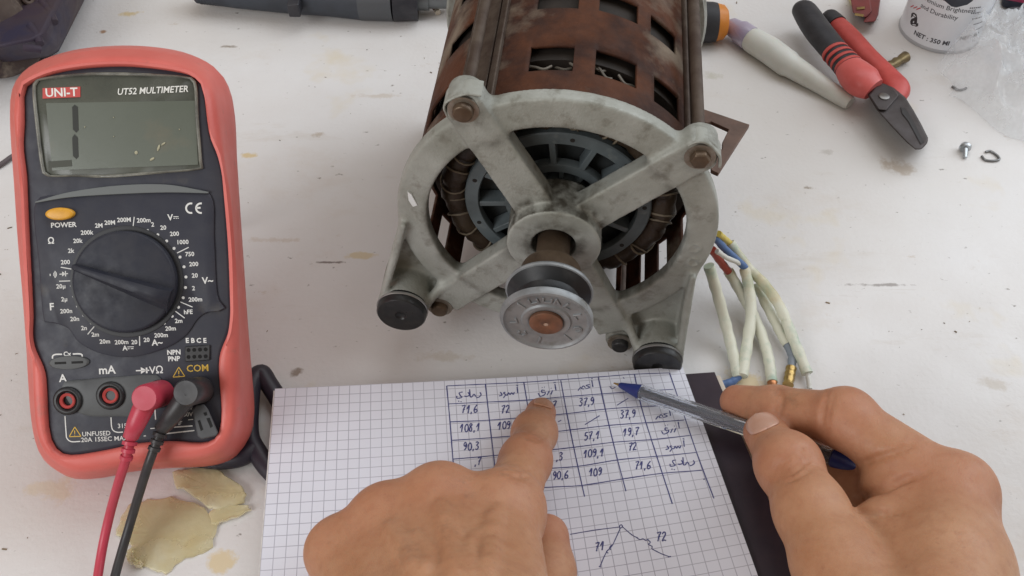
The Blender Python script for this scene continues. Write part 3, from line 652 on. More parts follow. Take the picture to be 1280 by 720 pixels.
# rolled edge between barrel and bracket
re_ = MB(); re_.ringlathe([(66, -6.5), (70.2, -6.5), (70.8, -5.6), (70.2, -4.4), (66, -4.4)], 96); re_.build('rolled_edge', rust_d, motor, smooth=50)
rb = MB(); rb.ringlathe([(56, -150), (70.5, -150), (72, -153), (72, -160), (68, -165), (56, -165)], 80); rb.cyl((0, 0, -166), (0, 0, -150), 57, 64)
rb.build('rear_bracket', cast, motor, smooth=40)
for fx, fy in ((-61, -82), (63, -66)):
    M = Matrix.Translation((fx, fy, 0)); b_ = MB(); b_.lathe([(11, -170), (11.8, -168), (11.8, -150), (11, -149)], 40, M); b_.box((min(fx, fx*.7), fy, -163), (max(fx, fx*.7), fy+26, -152)); b_.build('rear_foot', cast_d, motor)
# tie rods and rails along the barrel
for i, (bx, by) in enumerate(bolts):
    td = MB(); td.cyl((bx, by, 0), (bx, by, -166), 2.6, 14); td.build('tie_rod', rust_d, motor)
rl = MB()
for a, wd, hh in ((125.0, 1.6, 2.6), (132.6, 6.0, 1.4), (139.0, 1.0, 2.2)):
    M = Matrix.Rotation(math.radians(a), 4, 'Z'); rl.box((66.8, -wd, -150), (66.8+hh, wd, -7), M)
rl.build('side_rail', rust_d, motor, bevel=.5)
rl = MB()
for a, wd, hh in ((46.5, 1.2, 2.4), (41.5, 2.6, 4.2), (36.5, 1.2, 3.0)):
    M = Matrix.Rotation(math.radians(a), 4, 'Z'); rl.box((66.8, -wd, -150), (66.8+hh, wd, -13), M)
rl.build('side_rail', rust_d, motor, bevel=.8)
# stator core, windings, fan
cr_ = MB(); cr_.ringlathe([(45, -36), (63, -36), (63, -108), (45, -108)], 72); cr_.build('stator_core', mat('laminations', (.018, .013, .010), .7, .1, col2=(.028, .02, .015), scale=80), motor, smooth=40)
wd_ = MB(); tor = []
def torus_pts(Rr, z, n): return [(Rr*math.cos(2*math.pi*i/n), Rr*math.sin(2*math.pi*i/n), z) for i in range(n)]
wd_.tube([(p[0]*(1+.012*math.sin(i*1.7)), p[1]*(1+.012*math.sin(i*1.7)), p[2]+.6*math.sin(i*.9)) for i, p in enumerate(torus_pts(48.5, -19, 120))], [6.0+.35*math.sin(i*1.1)+.25*math.sin(i*2.3) for i in range(120)], 18, closed=True, up=(0, 0, 1))
wnd = wd_.build('winding', mat('enamel_winding', (.030, .017, .010), .45, col2=(.05, .034, .02), scale=70, bump=.7, bscale=500, bdist=.0005, rvar=.1), motor, smooth=60)
lc = MB()
for i in range(30):
    a = 2*math.pi*(i+.5*random.random())/30; cx_, sx_ = math.cos(a), math.sin(a); tl = .16*random.uniform(-1, 1)
    P_ = []
    for k in range(18):
        b_ = 2*math.pi*k/18; rr = 6.6+.3*random.random(); P_.append(((48.5+rr*math.cos(b_))*math.cos(a+tl*math.sin(b_)), (48.5+rr*math.cos(b_))*math.sin(a+tl*math.sin(b_)), -19+rr*math.sin(b_)))
    lc.tube(P_, random.uniform(.35, .6), 6, closed=True)
lc.build('lacing_cord', mat('waxed_cord', (.21, .17, .12), .6, col2=(.10, .08, .055), scale=120), wnd, smooth=60)
lw = MB()                                       # loose loops seen through the top windows
for k in range(16):
    a = math.radians(random.uniform(70, 114)); r0 = random.uniform(58, 63); z0 = random.uniform(-37, -27)
    lw.tube(spline([(r0*math.cos(a+d_), r0*math.sin(a+d_), z0+e_) for d_, e_ in ((-.07, random.uniform(-4, 4)), (-.02, 2), (.04, random.uniform(-4, 4)), (.09, -1))], 4), .6, 6)
lw.build('loose_wire', mat('pale_wire', (.17, .15, .125), .5), wnd)
fm = mat('fan_grey', (.105, .125, .132), .5, col2=(.07, .082, .085), scale=50, bump=.2, bscale=300, rvar=.12, col3=(.2, .21, .2), scale3=80, mix3=(.6, .8))
fz = -12
fn = MB(); fn.ringlathe([(36.5, fz-4), (43, fz-4), (43, fz-.6), (42.4, fz), (37, fz), (36.5, fz-.6)], 90); fan = fn.build('fan_rim', fm, motor, smooth=40)
f2 = MB(); f2.ringlathe([(19.5, fz-5), (24.5, fz-5), (24.5, fz-1.2), (24, fz-.6), (20, fz-.6), (19.5, fz-1.2)], 72); f2.ringlathe([(9, fz-7), (14.5, fz-7), (14.5, fz-2.5), (9, fz-2.5)], 60); f2.build('fan_hub', fm, fan, smooth=40)
for k in range(12):
    a = 2*math.pi*k/12+.26; vb = MB(); M = Matrix.Rotation(a, 4, 'Z'); vb.box((24, -1.4, fz-9), (37, 1.4, fz-.8), M); vb.build('fan_blade', fm, fan, bevel=.3)
for k in range(12):
    a = 2*math.pi*k/12+.1; vb = MB(); M = Matrix.Rotation(a, 4, 'Z'); vb.box((13.5, -1.0, fz-8), (20.5, 1.0, fz-2), M); vb.build('fan_web', fm, fan, bevel=.2)
for k in range(9):
    a = 2*math.pi*k/9+.9; hb = MB(); hb.lathe([(1.1, fz-.1), (1.1, fz+.12)], 12, Matrix.Translation((39.8*math.cos(a), 39.8*math.sin(a), 0))); hb.build('fan_hole', dark_in, fan)
rt_ = MB(); rt_.lathe([(44, -24), (43, -22), (.2, -22)], 60); rt_.cyl((0, 0, -100), (0, 0, -24), 44, 48); rt_.build('rotor', mat('rotor_dark', (.03, .035, .037), .6, col2=(.05, .055, .055), scale=60), motor, smooth=40)
# shaft, collar, pulley
sh = MB(); sh.lathe([(7.4, -30), (7.4, 26), (7.9, 27), (7.9, 56)], 40); shaft = sh.build('shaft', steel_b, motor, smooth=40)
se = MB(); se.lathe([(7.0, 56.2), (7.0, 57.5), (6.6, 57.8), (1.2, 57.8), (.2, 57.0)], 40); se.build('shaft_end', mat('copper_brown', (.24, .115, .07), .5, .4, col2=(.14, .075, .048), scale=120, rvar=.1), shaft, smooth=40)
ch = MB(); ch.lathe([(1.0, 57.83), (.2, 57.86)], 12); ch.build('centre_hole', mat('bright_dimple', (.7, .68, .62), .25, .8), shaft)
alu = mat('pulley_alloy', (.30, .315, .325), .48, .4, col2=(.20, .21, .22), scale=70, rvar=.16, bump=.25, bscale=350, bdist=.0002, col3=(.16, .155, .14), scale3=120, mix3=(.6, .78))
pu = MB(); pu.lathe([(7.6, 27), (12.6, 27.5), (13.2, 29), (13.2, 38.0), (7.6, 38.4)], 56)
pu_o = pu.build('pulley_boss', steel_b, motor, smooth=40)
pg = MB(); pg.lathe([(13.4, 48.6), (18.2, 52.6), (19.4, 53.6), (19.5, 55.4), (18.9, 56.6), (17.9, 56.9), (17.2, 56.2), (16.6, 55.8), (10.6, 55.8), (10.0, 56.6), (8.6, 56.7), (7.2, 56.2), (6.9, 55.9)], 90, cap=False)
pg.lathe([(7.9, 38.2), (17.2, 38.2), (18.4, 39), (18.8, 40.0), (18.5, 40.8), (17.9, 41.0)], 90, cap=False)
pul = pg.build('pulley', alu, motor, smooth=35)
gv = MB(); gv.lathe([(17.9, 41.0), (13.4, 44.6), (12.9, 46.8), (13.4, 48.6), (17.6, 52.0)], 90, cap=False); gv.build('belt_groove', mat('groove_black', (.018, .019, .021), .45, .2, col2=(.05, .05, .05), scale=90, mix=(.5, .8)), pul, smooth=35)
pm = MB()                                            # worn raised casting marks round the pulley face
def rim_mark(a, strokes):
    M = Matrix.Rotation(math.radians(a-90), 4, 'Z') @ Matrix.Translation((0, 13.7, 55.6))
    for (x0, y0), (x1, y1) in strokes:
        l = math.hypot(x1-x0, y1-y0); m_ = M @ Matrix.Translation((x0, y0, 0)) @ Matrix.Rotation(math.atan2(y1-y0, x1-x0), 4, 'Z'); pm.box((-.3, -.42, 0), (l+.3, .42, .8), m_)
U_ = [((-1.8, 1.2), (-1.8, -1.2)), ((-1.8, -1.2), (1.6, -1.2)), ((1.6, -1.2), (1.6, .8))]; L2 = [((-1.2, 1.4), (-1.2, -1.4)), ((-1.2, -1.4), (1.4, -1.0))]; I2 = [((0, 1.9), (0, -1.9))]; N2 = [((-1.2, -1.4), (-1.2, 1.4)), ((-1.2, 1.4), (1.2, -1.2))]
O2 = [((math.cos(k*.785)*1.6, math.sin(k*.785)*1.6), (math.cos(k*.785+.785)*1.6, math.sin(k*.785+.785)*1.6)) for k in range(6)]
for a, st in ((98, U_), (80, N2), (122, U_), (60, L2), (148, I2), (28, L2), (-8, O2), (-38, I2), (-92, I2), (-128, O2), (-165, L2)): rim_mark(a, st)
pm.build('casting_marks', alu, pul, bevel=.15)
# rusty U bracket at the side
bk_ = [eloc(at(x, y, z)) for x, y, z in ()]
Zb = 96.0
def EB(x, y, z=0): return eloc(at(x, y, z))
br = MB(); outl = [(874, 139), (936, 160), (897, 221), (888, 217), (888, 195), (895, 189), (902, 191), (902, 182), (906, 174), (910, 166), (888, 156), (883, 158), (874, 155)]
lowz = [tuple(EB(x, y, Zb-.003*0-(y-141)*.0)) for x, y in outl]
up_ = [tuple(np.array(EB(x, y, Zb))+np.array(EWi.to_3x3() @ Vector((0, 0, 2.2)))) for x, y in outl]
br.loft([lowz, up_]); fix_normals(br.build('terminal_bracket', mat('rust_plate', (.17, .10, .075), .6, .2, col2=(.11, .07, .055), scale=60, bump=.4, bscale=300, rvar=.1), motor, bevel=.3, smooth=30))
# lead wires
sleeve = mat('sleeve', (.64, .64, .53), .5, col2=(.34, .45, .36), scale=70, mix=(.5, .68), rvar=.1, col3=(.50, .40, .20), scale3=34, mix3=(.52, .72), bump=.3, bscale=200, bdist=.0005)
def wire(name, pts, r, m, n=8): 
    w_ = MB(); P_ = spline([EB(*p) for p in pts], n); w_.tube(P_, [r*(1+.05*math.sin(i*1.3)+.04*random.uniform(-1, 1)) for i in range(len(P_))], 14); return w_.build(name, m, motor, smooth=60)
blue_w = mat('blue_wire', (.09, .16, .33), .45); red_w = mat('red_wire', (.36, .06, .04), .45); grey_w = mat('grey_wire', (.22, .25, .29), .45); yel_w = mat('yellow_wire', (.60, .48, .10), .45); white_w = mat('white_wire', (.62, .62, .58), .45); brass = mat('brass', (.52, .36, .13), .35, .85, col2=(.35, .24, .1), scale=120)
wire('wire_sleeve', [(886, 332, 40), (896, 365, 26), (907, 405, 12), (916, 440, 6), (923, 472, 4)], 2.9, sleeve)
wire('wire_sleeve', [(931, 336, 22), (936, 360, 18), (939, 390, 13), (934, 430, 8), (928, 470, 5)], 2.9, sleeve)
wire('wire_sleeve', [(910, 338, 20), (924, 362, 14), (942, 395, 8), (956, 430, 5), (962, 455, 4), (965, 478, 4)], 2.8, sleeve)
wire('wire_sleeve', [(912, 304, 32), (934, 334, 22), (955, 355, 17), (975, 384, 13), (992, 425, 8), (1009, 467, 4)], 2.8, sleeve)
wire('wire_sleeve', [(946, 356, 10), (960, 385, 7), (974, 412, 5), (984, 431, 4)], 2.7, sleeve)
wire('lead_wire', [(893, 296, 44), (905, 310, 36), (918, 322, 30), (934, 337, 22)], 1.9, blue_w)
wire('lead_wire', [(890, 312, 40), (900, 326, 30), (911, 340, 20)], 2.1, red_w)
wire('lead_wire', [(896, 314, 42), (908, 322, 36), (922, 328, 28), (935, 336, 22)], 1.3, white_w)
wire('lead_wire', [(898, 292, 46), (905, 298, 40), (912, 304, 32)], 1.7, yel_w)
wire('lead_wire', [(924, 470, 4), (915, 477, 3), (900, 481, 2.5), (880, 482, 2.5)], 2.0, blue_w)
wire('lead_wire', [(984, 430, 4), (990, 445, 3.5), (989, 462, 3)], 2.2, grey_w)
wire('terminal_pin', [(989, 460, 3), (987, 470, 3), (985, 481, 3)], 2.7, brass)
wire('lead_wire', [(1009, 466, 4), (1011, 476, 3), (1012, 486, 2)], 1.3, white_w)
wire('terminal_pin', [(965, 477, 4), (966, 486, 4)], 2.4, mat('copper', (.5, .22, .1), .4, .8))

# ------------------------------------------------------------------ the notebook
NBX, NBY, NPHI, NW, NZ0, NC1, NC2, NC3, NC4 = -112.39, 251.07, .091, 197.24, 16.61, 4.358, 26.05, -.981, -11.79
nex = np.array([math.cos(NPHI), math.sin(NPHI), 0]); ney = np.array([math.sin(NPHI), -math.cos(NPHI), 0])
def pg_z(u, v):
    a = u/NW; z = NZ0+(NC1+NC2*min(v, 150)/100)*a*a+NC3*v/100+NC4*a
    return z
def page_pt(u, v, dz=0): return np.array([NBX, NBY, 0])+u*nex+v*ney+np.array([0, 0, pg_z(u, v)+dz])
def page_uv(px, py):
    u, v = 100., 50.
    for _ in range(14):
        q = proj(page_pt(u, v)); J = np.stack([proj(page_pt(u+.1, v))-q, proj(page_pt(u, v+.1))-q], 1)/.1
        d = np.linalg.solve(J, np.array([px, py])-q); u += d[0]; v += d[1]
    return u, v
nb = thing('notebook', 'squared paper notebook with handwritten table of numbers under the hands', 'notebook', locM((0, 210, 0)))
nbo = np.array([0, 210, 0])
def grid_paper():
    m = bpy.data.materials.new('squared_paper'); m.use_nodes = True; N, L = nt(m); b = N['Principled BSDF']; b.inputs['Roughness'].default_value = .75; b.inputs['Specular IOR Level'].default_value = .25
    uv = N.new('ShaderNodeUVMap'); sp = N.new('ShaderNodeSeparateXYZ'); L.new(uv.outputs[0], sp.inputs[0]); masks = []
    for i in (0, 1):
        fr = N.new('ShaderNodeMath'); fr.operation = 'PINGPONG'; fr.inputs[1].default_value = .5; L.new(sp.outputs[i], fr.inputs[0])
        r = N.new('ShaderNodeMapRange'); r.inputs['From Min'].default_value = .018; r.inputs['From Max'].default_value = .046; r.inputs['To Min'].default_value = 1; r.inputs['To Max'].default_value = 0; L.new(fr.outputs[0], r.inputs['Value']); masks.append(r.outputs[0])
    mx = N.new('ShaderNodeMath'); mx.operation = 'MAXIMUM'; L.new(masks[0], mx.inputs[0]); L.new(masks[1], mx.inputs[1])
    n = N.new('ShaderNodeTexNoise'); n.inputs['Scale'].default_value = 25; n.inputs['Detail'].default_value = 4; tc = N.new('ShaderNodeTexCoord'); L.new(tc.outputs['Object'], n.inputs['Vector'])
    sc_ = N.new('ShaderNodeMath'); sc_.operation = 'MULTIPLY'; L.new(mx.outputs[0], sc_.inputs[0])
    rr = N.new('ShaderNodeMapRange'); rr.inputs['From Min'].default_value = .3; rr.inputs['From Max'].default_value = .7; rr.inputs['To Min'].default_value = .62; rr.inputs['To Max'].default_value = .95; L.new(n.outputs[0], rr.inputs['Value']); L.new(rr.outputs[0], sc_.inputs[1])
    p = N.new('ShaderNodeMix'); p.data_type = 'RGBA'; p.inputs[6].default_value = (.74, .75, .83, 1); p.inputs[7].default_value = (.68, .675, .735, 1); L.new(n.outputs[0], p.inputs[0])
    c = N.new('ShaderNodeMix'); c.data_type = 'RGBA'; L.new(sc_.outputs[0], c.inputs[0]); L.new(p.outputs[2], c.inputs[6]); c.inputs[7].default_value = (.33, .32, .38, 1)
    L.new(c.outputs[2], b.inputs['Base Color']); return m
def sheet(name, u0, u1, v0, v1, dz0, dz1, m, nu=48, nv=40, uvs=False, parent=nb, edge=None):
    """bent slab following the page from dz1 (top) down to dz0"""
    V = []; F_ = []; us = [u0+(u1-u0)*i/nu for i in range(nu+1)]; vs_ = [v0+(v1-v0)*j/nv for j in range(nv+1)]
    for dz in (dz1, dz0):
        for v in vs_:
            for u in us:
                e = edge(u, v) if edge else 0
                p = page_pt(u, v+e, dz)-nbo; V.append(tuple(p*S))
    n1 = (nu+1)*(nv+1); I = lambda i, j, k: k*n1+j*(nu+1)+i
    for j in range(nv):
        for i in range(nu):
            F_.append((I(i, j, 0), I(i, j+1, 0), I(i+1, j+1, 0), I(i+1, j, 0))); F_.append((I(i, j, 1), I(i+1, j, 1), I(i+1, j+1, 1), I(i, j+1, 1)))
    for i in range(nu): F_.append((I(i, 0, 0), I(i+1, 0, 0), I(i+1, 0, 1), I(i, 0, 1))); F_.append((I(i+1, nv, 0), I(i, nv, 0), I(i, nv, 1), I(i+1, nv, 1)))
    for j in range(nv): F_.append((I(0, j+1, 0), I(0, j, 0), I(0, j, 1), I(0, j+1, 1))); F_.append((I(nu, j, 0), I(nu, j+1, 0), I(nu, j+1, 1), I(nu, j, 1)))
    me = bpy.data.meshes.new(name); me.from_pydata(V, [], F_); me.update()
    if uvs:
        ul = me.uv_layers.new(name='UVMap'); full = [(u/5.0, v/5.0) for v in vs_ for u in us]
        for lp in me.loops: ul.data[lp.index].uv = full[lp.vertex_index % n1]
    return finish(name, me, m, parent, smooth=50)
wob = lambda u, v: .5*math.sin(u*.05)*max(0, 1-v/6)
page = sheet('page', 0, NW, 0, 152, -.22, 0, grid_paper(), uvs=True)
sheet('page_stack', -.6, NW-.4, .9, 152.5, -2.6, -.3, mat('paper_edges', (.68, .65, .62), .8, col2=(.55, .52, .5), scale=400, stretch=(1, 1, 12)))
cov_m = mat('dark_cover', (.030, .020, .030), .5, col2=(.042, .026, .036), scale=60, bump=.15, bscale=600, bdist=.0002, rvar=.1)
sheet('cover', 40, NW+15.5, 3.2, 153, -3.9, -2.75, cov_m)
sheet('back_pages', 2, NW+18.0, 5, 153, -8.5, -4.0, mat('cream_page', (.62, .54, .45), .75))
# ink
ink = mat('blue_ink', (.060, .063, .20), .5); ink2 = mat('violet_ink', (.055, .055, .17), .5)
def stroke(mb, pts, wd=.5, sm=True, crop=2):
    k, ox, oy = ((3.5556, 540, 460), (4.0, 640, 580))[crop-2] if crop in (2, 3) else (1, 0, 0)
    U = [page_uv(ox+x/k, oy+y/k) for x, y in pts]
    if sm and len(U) > 2: U = [tuple(p) for p in spline(U, 4)]
    elif len(U) == 2: U = [tuple(np.array(U[0])+(np.array(U[1])-np.array(U[0]))*i/8) for i in range(9)]
    v = []; f = []
    for i, p in enumerate(U):
        a = np.array(U[max(0, i-1)]); b_ = np.array(U[min(len(U)-1, i+1)]); t_ = b_-a; t_ = t_/(np.linalg.norm(t_)+1e-9); n = np.array([-t_[1], t_[0]])*wd/2*random.uniform(.8, 1.15)
        for s_ in (1, -1): v.append(page_pt(p[0]+s_*n[0], p[1]+s_*n[1], .09)-nbo)
    for i in range(len(U)-1): f.append((2*i, 2*i+2, 2*i+3, 2*i+1))
    mb.add(v, f)
tl = MB()
for ln in ([(65,80),(237,72),(410,64),(575,52),(740,40),(900,28),(1055,22)], [(75,160),(240,152),(420,143),(590,128),(760,115),(915,104),(1072,95)], [(80,240),(255,232),(430,218),(600,203),(770,183),(930,172),(1100,163)],
           [(90,322),(265,310),(440,295),(620,275),(790,255),(960,243),(1120,232)], [(95,405),(270,390),(455,372),(635,352),(810,330),(980,318),(1145,300)], [(105,480),(280,465),(465,450),(650,437),(830,408),(1005,392),(1172,376)],
           [(290,548),(520,530),(665,522),(850,493),(1025,468),(1200,455)], [(1205,495),(1215,494)],
           [(65,80),(80,240),(95,430),(108,520)], [(237,72),(255,232),(275,400),(290,545)], [(408,64),(430,200),(460,400),(490,560)], [(572,55),(600,205),(640,400),(678,572)], [(738,40),(770,185),(815,370),(862,548)], [(900,30),(930,172),(985,350),(1068,604)], [(1055,22),(1105,165),(1160,330),(1205,455),(1253,580)]):
    stroke(tl, ln, .5)
tl.build('ruled_table', ink, nb, smooth=0)
DG = {'0': [[(.5,1),(.1,.7),(.1,.25),(.45,0),(.85,.25),(.85,.7),(.5,1)]], '1': [[(.05,.5),(.6,1),(.45,0)]], '2': [[(.05,.75),(.4,1),(.75,.75),(.1,.05),(.5,.12),(.95,.05)]], '3': [[(.1,.9),(.5,1),(.75,.8),(.35,.55),(.8,.35),(.5,0),(.05,.1)]],
      '5': [[(.9,1),(.3,.95),(.2,.55),(.6,.6),(.8,.3),(.4,0),(.05,.1)]], '6': [[(.8,1),(.25,.6),(.1,.2),(.45,0),(.85,.2),(.6,.45),(.2,.3)]], '7': [[(.05,.9),(.85,1),(.5,.5),(.35,0)], [(.25,.5),(.8,.55)]],
      '8': [[(.8,.85),(.4,1),(.2,.75),(.7,.4),(.6,0),(.15,.15),(.3,.5),(.8,.85)]], '9': [[(.8,.85),(.4,1),(.15,.7),(.45,.5),(.8,.8),(.7,.3),(.3,0)]], ',': [[(.35,.1),(.15,-.2)]]}
hw = MB()
def digits(s_, cx, cy, hgt=35, slope=-.07, crop=2, mb=None):
    wds = [(.42 if c == ',' else .75)*hgt*.78 for c in s_]; x = cx-sum(wds)/2
    for c, wd in zip(s_, wds):
        for st in DG[c]:
            jx, jy = random.uniform(-1, 1), random.uniform(-1.5, 1.5)
            stroke(mb or hw, [(x+p[0]*wd*.85+jx+p[1]*2, cy+slope*(x-cx)+hgt/2-p[1]*hgt+jy) for p in st], .58, crop=crop)
        x += wd
for s_, x, y in (('71,6',168,182),('108,1',170,265),('90,3',175,347),(',7',205,415),('72',328,182),('109',322,255),('19,7',520,165),('90,6',572,475),(',3',568,392),('37,9',688,150),('57,1',712,300),('109,1',720,378),('109',728,462),('37,9',872,205),('19,7',885,283),('72',893,348),('71,6',938,432)): digits(s_, x, y)
stroke(hw, [(680,252),(745,212)]); stroke(hw, [(822,166),(872,135)]); stroke(hw, [(560,240),(575,232)])
def word(kind, dx=0, dy=0):
    W_ = {'grey': [[(213,108),(218,120),(208,130),(196,133)], [(196,128),(186,117),(178,128),(170,127),(167,95)], [(160,108),(166,121),(152,127),(144,124)], [(136,107),(121,111),(126,123),(133,131),(112,135),(110,124)], [(116,149),(121,147)], [(127,151),(131,149)]],
          'black': [[(378,84),(381,112)], [(374,76),(382,79)], [(366,107),(361,118),(353,110),(347,119),(340,110),(335,121),(325,119)], [(326,108),(318,111),(326,120),(317,134)], [(304,107),(311,120),(298,125)]],
          'blue': [[(546,72),(551,100)], [(540,66),(550,64)], [(536,100),(528,118)], [(528,90),(531,91)], [(521,102),(512,121)], [(501,100),(488,99),(490,110),(503,108),(500,119),(481,126),(472,112)], [(488,87),(491,88)], [(498,85),(501,86)]],
          'red': [[(710,55),(715,85)], [(706,49),(714,47)], [(701,74),(685,78),(701,86),(682,93)], [(682,88),(672,80),(665,92),(676,94)], [(661,85),(649,101)]]}[kind]
    for st in W_: stroke(hw, [(x+dx, y+dy) for x, y in st], .56)
word('grey'); word('black'); word('blue'); word('red'); word('red', 345, 128); word('blue', 548, 168); word('black', 740, 238); word('grey', 948, 302)
stroke(hw, [(790,82),(800,92),(815,86)]); stroke(hw, [(850,42),(854,48)])
hw.build('handwriting', ink, nb, smooth=0)
dgm = MB()
for ln in ([(290,352),(420,330),(540,315)], [(543,318),(515,380),(500,410),(470,445),(440,512)], [(500,405),(488,418),(494,430)], [(480,430),(472,440),(482,446)], [(550,312),(600,355),(630,370)], [(622,368),(640,378),(655,374),(668,382),(682,376)], [(680,380),(692,392),(682,402),(700,412),(698,424)], [(700,425),(745,448),(790,465)], [(538,308),(547,304),(552,312),(546,320),(538,316),(538,308)], [(780,466),(795,462)], [(434,512),(446,516)]): stroke(dgm, ln, .42, crop=3)
digits('71', 440, 410, 44, -.15, 3, dgm); digits('72', 748, 362, 46, -.1, 3, dgm)
dgm.build('sketch', ink2, nb, smooth=0)

# ------------------------------------------------------------------ the pen
pa = page_pt(*page_uv(767, 481), 1.5); pb_ = at(1066, 580, 47); pd = pb_-pa; PLn = np.linalg.norm(pd); pd /= PLn
px_ = np.cross(np.array([0, 0, 1.0]), pd); px_ /= np.linalg.norm(px_); pyv = np.cross(pd, px_)
pen = thing('ballpoint_pen', 'clear ballpoint pen with blue tip held in the right hand', 'pen', frameM(pa, px_, pyv, pd))
clear = mat('clear_plastic', (.85, .87, .9), .06, trans=.93, ior=1.35, rvar=0)
bluep = mat('blue_plastic', (.022, .035, .17), .35, col2=(.03, .045, .2), scale=100)
b_ = MB(); b_.lathe([(.35, 0), (.5, 1.5), (.9, 3.6), (1.0, 4)], 16); b_.build('writing_point', brass, pen, smooth=60)
b_ = MB(); b_.lathe([(1.1, 3.2), (1.5, 4.2), (2.0, 7), (3.3, 13.0), (3.5, 14), (3.5, 15.2), (2.6, 15.3)], 28); b_.build('tip_cone', bluep, pen, smooth=50)
b_ = MB(); hexr = [(4.15*math.cos(math.pi/3*i+.2), 4.15*math.sin(math.pi/3*i+.2)) for i in range(6)]; hexi = [(3.0*math.cos(math.pi/3*i+.2), 3.0*math.sin(math.pi/3*i+.2)) for i in range(6)]
b_.loft([[(x, y, 15.3) for x, y in hexi], [(x, y, 15.3) for x, y in hexr], [(x, y, PLn-8) for x, y in hexr], [(x, y, PLn-8) for x, y in hexi], [(x, y, 15.3) for x, y in hexi]], False, False); b_.build('barrel', clear, pen, bevel=.35, smooth=20)
b_ = MB(); b_.cyl((0, 0, 14), (0, 0, PLn-9), 1.65, 20); ref = b_.build('refill', mat('refill_tube', (.06, .06, .085), .3, col2=(.03, .03, .05), scale=40), pen, smooth=60)
b_ = MB(); b_.lathe([(3.0, PLn-9), (4.3, PLn-8), (4.4, PLn), (4.2, PLn+4), (3.4, PLn+4.6)], 28); b_.build('end_plug', bluep, pen, smooth=50)

# ------------------------------------------------------------------ the hands
def skin_mat():
    m = bpy.data.materials.new('skin'); m.use_nodes = True; N, L = nt(m); b = N['Principled BSDF']; tc = N.new('ShaderNodeTexCoord')
    b.inputs['Subsurface Weight'].default_value = .18; b.inputs['Subsurface Radius'].default_value = (1, .35, .2); b.inputs['Subsurface Scale'].default_value = .0025
    b.inputs['Specular IOR Level'].default_value = .42
    def noise(sc_, det=5, rough=.6, off=(0, 0, 0)):
        mp_ = N.new('ShaderNodeMapping'); mp_.inputs['Location'].default_value = off; L.new(tc.outputs['Object'], mp_.inputs[0])
        n = N.new('ShaderNodeTexNoise'); n.inputs['Scale'].default_value = sc_; n.inputs['Detail'].default_value = det; n.inputs['Roughness'].default_value = rough; L.new(mp_.outputs[0], n.inputs['Vector']); return n.outputs[0]
    def rng(i, lo, hi, a=0, c=1):
        r = N.new('ShaderNodeMapRange'); r.inputs['From Min'].default_value = lo; r.inputs['From Max'].default_value = hi; r.inputs['To Min'].default_value = a; r.inputs['To Max'].default_value = c; L.new(i, r.inputs['Value']); return r.outputs[0]
    def mix(f, a, c):
        x = N.new('ShaderNodeMix'); x.data_type = 'RGBA'; L.new(f, x.inputs[0])
        if isinstance(a, tuple): x.inputs[6].default_value = (*a, 1)
        else: L.new(a, x.inputs[6])
        x.inputs[7].default_value = (*c, 1); return x.outputs[2]
    c = mix(rng(noise(40, 6), .3, .7), (.40, .188, .095), (.485, .262, .15))
    c = mix(rng(noise(230, 4, .7), .45, .75, 0, .45), c, (.33, .135, .07))          # fine mottling
    c = mix(rng(noise(420, 2, .5, (3, 1, 2)), .66, .74, 0, .25), c, (.26, .11, .06))  # pores and freckles
    at_ = N.new('ShaderNodeAttribute'); at_.attribute_name = 'flush'
    c = mix(rng(at_.outputs['Fac'], 0, 1, 0, .62), c, (.40, .13, .085))             # redder joints and fingertips
    c = mix(rng(noise(24, 7, .75, (7, 2, 1)), .60, .75, 0, .5), c, (.17, .095, .06))  # workshop grime
    L.new(c, b.inputs['Base Color']); L.new(rng(noise(150, 4), .3, .7, .42, .64), b.inputs['Roughness'])
    v = N.new('ShaderNodeTexVoronoi'); v.feature = 'DISTANCE_TO_EDGE'; v.inputs['Scale'].default_value = 1250
    w1 = N.new('ShaderNodeMapping'); w1.inputs['Scale'].default_value = (1.0, .55, 1.0); w1.inputs['Rotation'].default_value = (0, 0, .6); L.new(tc.outputs['Object'], w1.inputs[0]); L.new(w1.outputs[0], v.inputs['Vector'])
    vv = rng(v.outputs[0], 0, .18)
    def bump(hgt, dist, st, prev=None):
        p = N.new('ShaderNodeBump'); p.inputs['Strength'].default_value = st; p.inputs['Distance'].default_value = dist; L.new(hgt, p.inputs['Height'])
        if prev is not None: L.new(prev, p.inputs['Normal'])
        return p.outputs[0]
    n0 = bump(noise(48, 3, .5), .0022, .38); n1 = bump(noise(260, 5, .6), .0004, .35, n0); n2 = bump(vv, .00012, .35, n1)
    L.new(n2, b.inputs['Normal']); return m
def flush(o, spots):
    """skin redness attribute: joints and fingertips"""
    n = len(o.data.vertices); co = np.zeros(n*3, np.float32); o.data.vertices.foreach_get('co', co); co = co.reshape(-1, 3)/S; f_ = np.zeros(n)
    for p, r, a in spots: f_ = np.maximum(f_, a*np.exp(-(((co-p)**2).sum(1))/(r*r)))
    at_ = o.data.attributes.new('flush', 'FLOAT', 'POINT'); at_.data.foreach_set('value', f_.astype(np.float32))
skin = skin_mat(); nail_m = mat('nail', (.50, .27, .19), .30, col2=(.56, .34, .26), scale=90, sss=.1)
def J(x, y, z): return at(x, y, z)
def chain(D, js, k_in=4, k_out=3):
    """one finger: joints (px,py,z,r)"""
    d = None
    for (x0, y0, z0, r0), (x1, y1, z1, r1) in zip(js, js[1:]):
        c = D.cone(J(x0, y0, z0), J(x1, y1, z1), r0, r1); d = c if d is None else D.smin(d, c, k_in)
    D.union(d, k_out)
def ball(D, x, y, z, r, k):
    p = J(x, y, z); D.union(D.cone(p, p+np.array([0, 0, .1]), r, r), k)
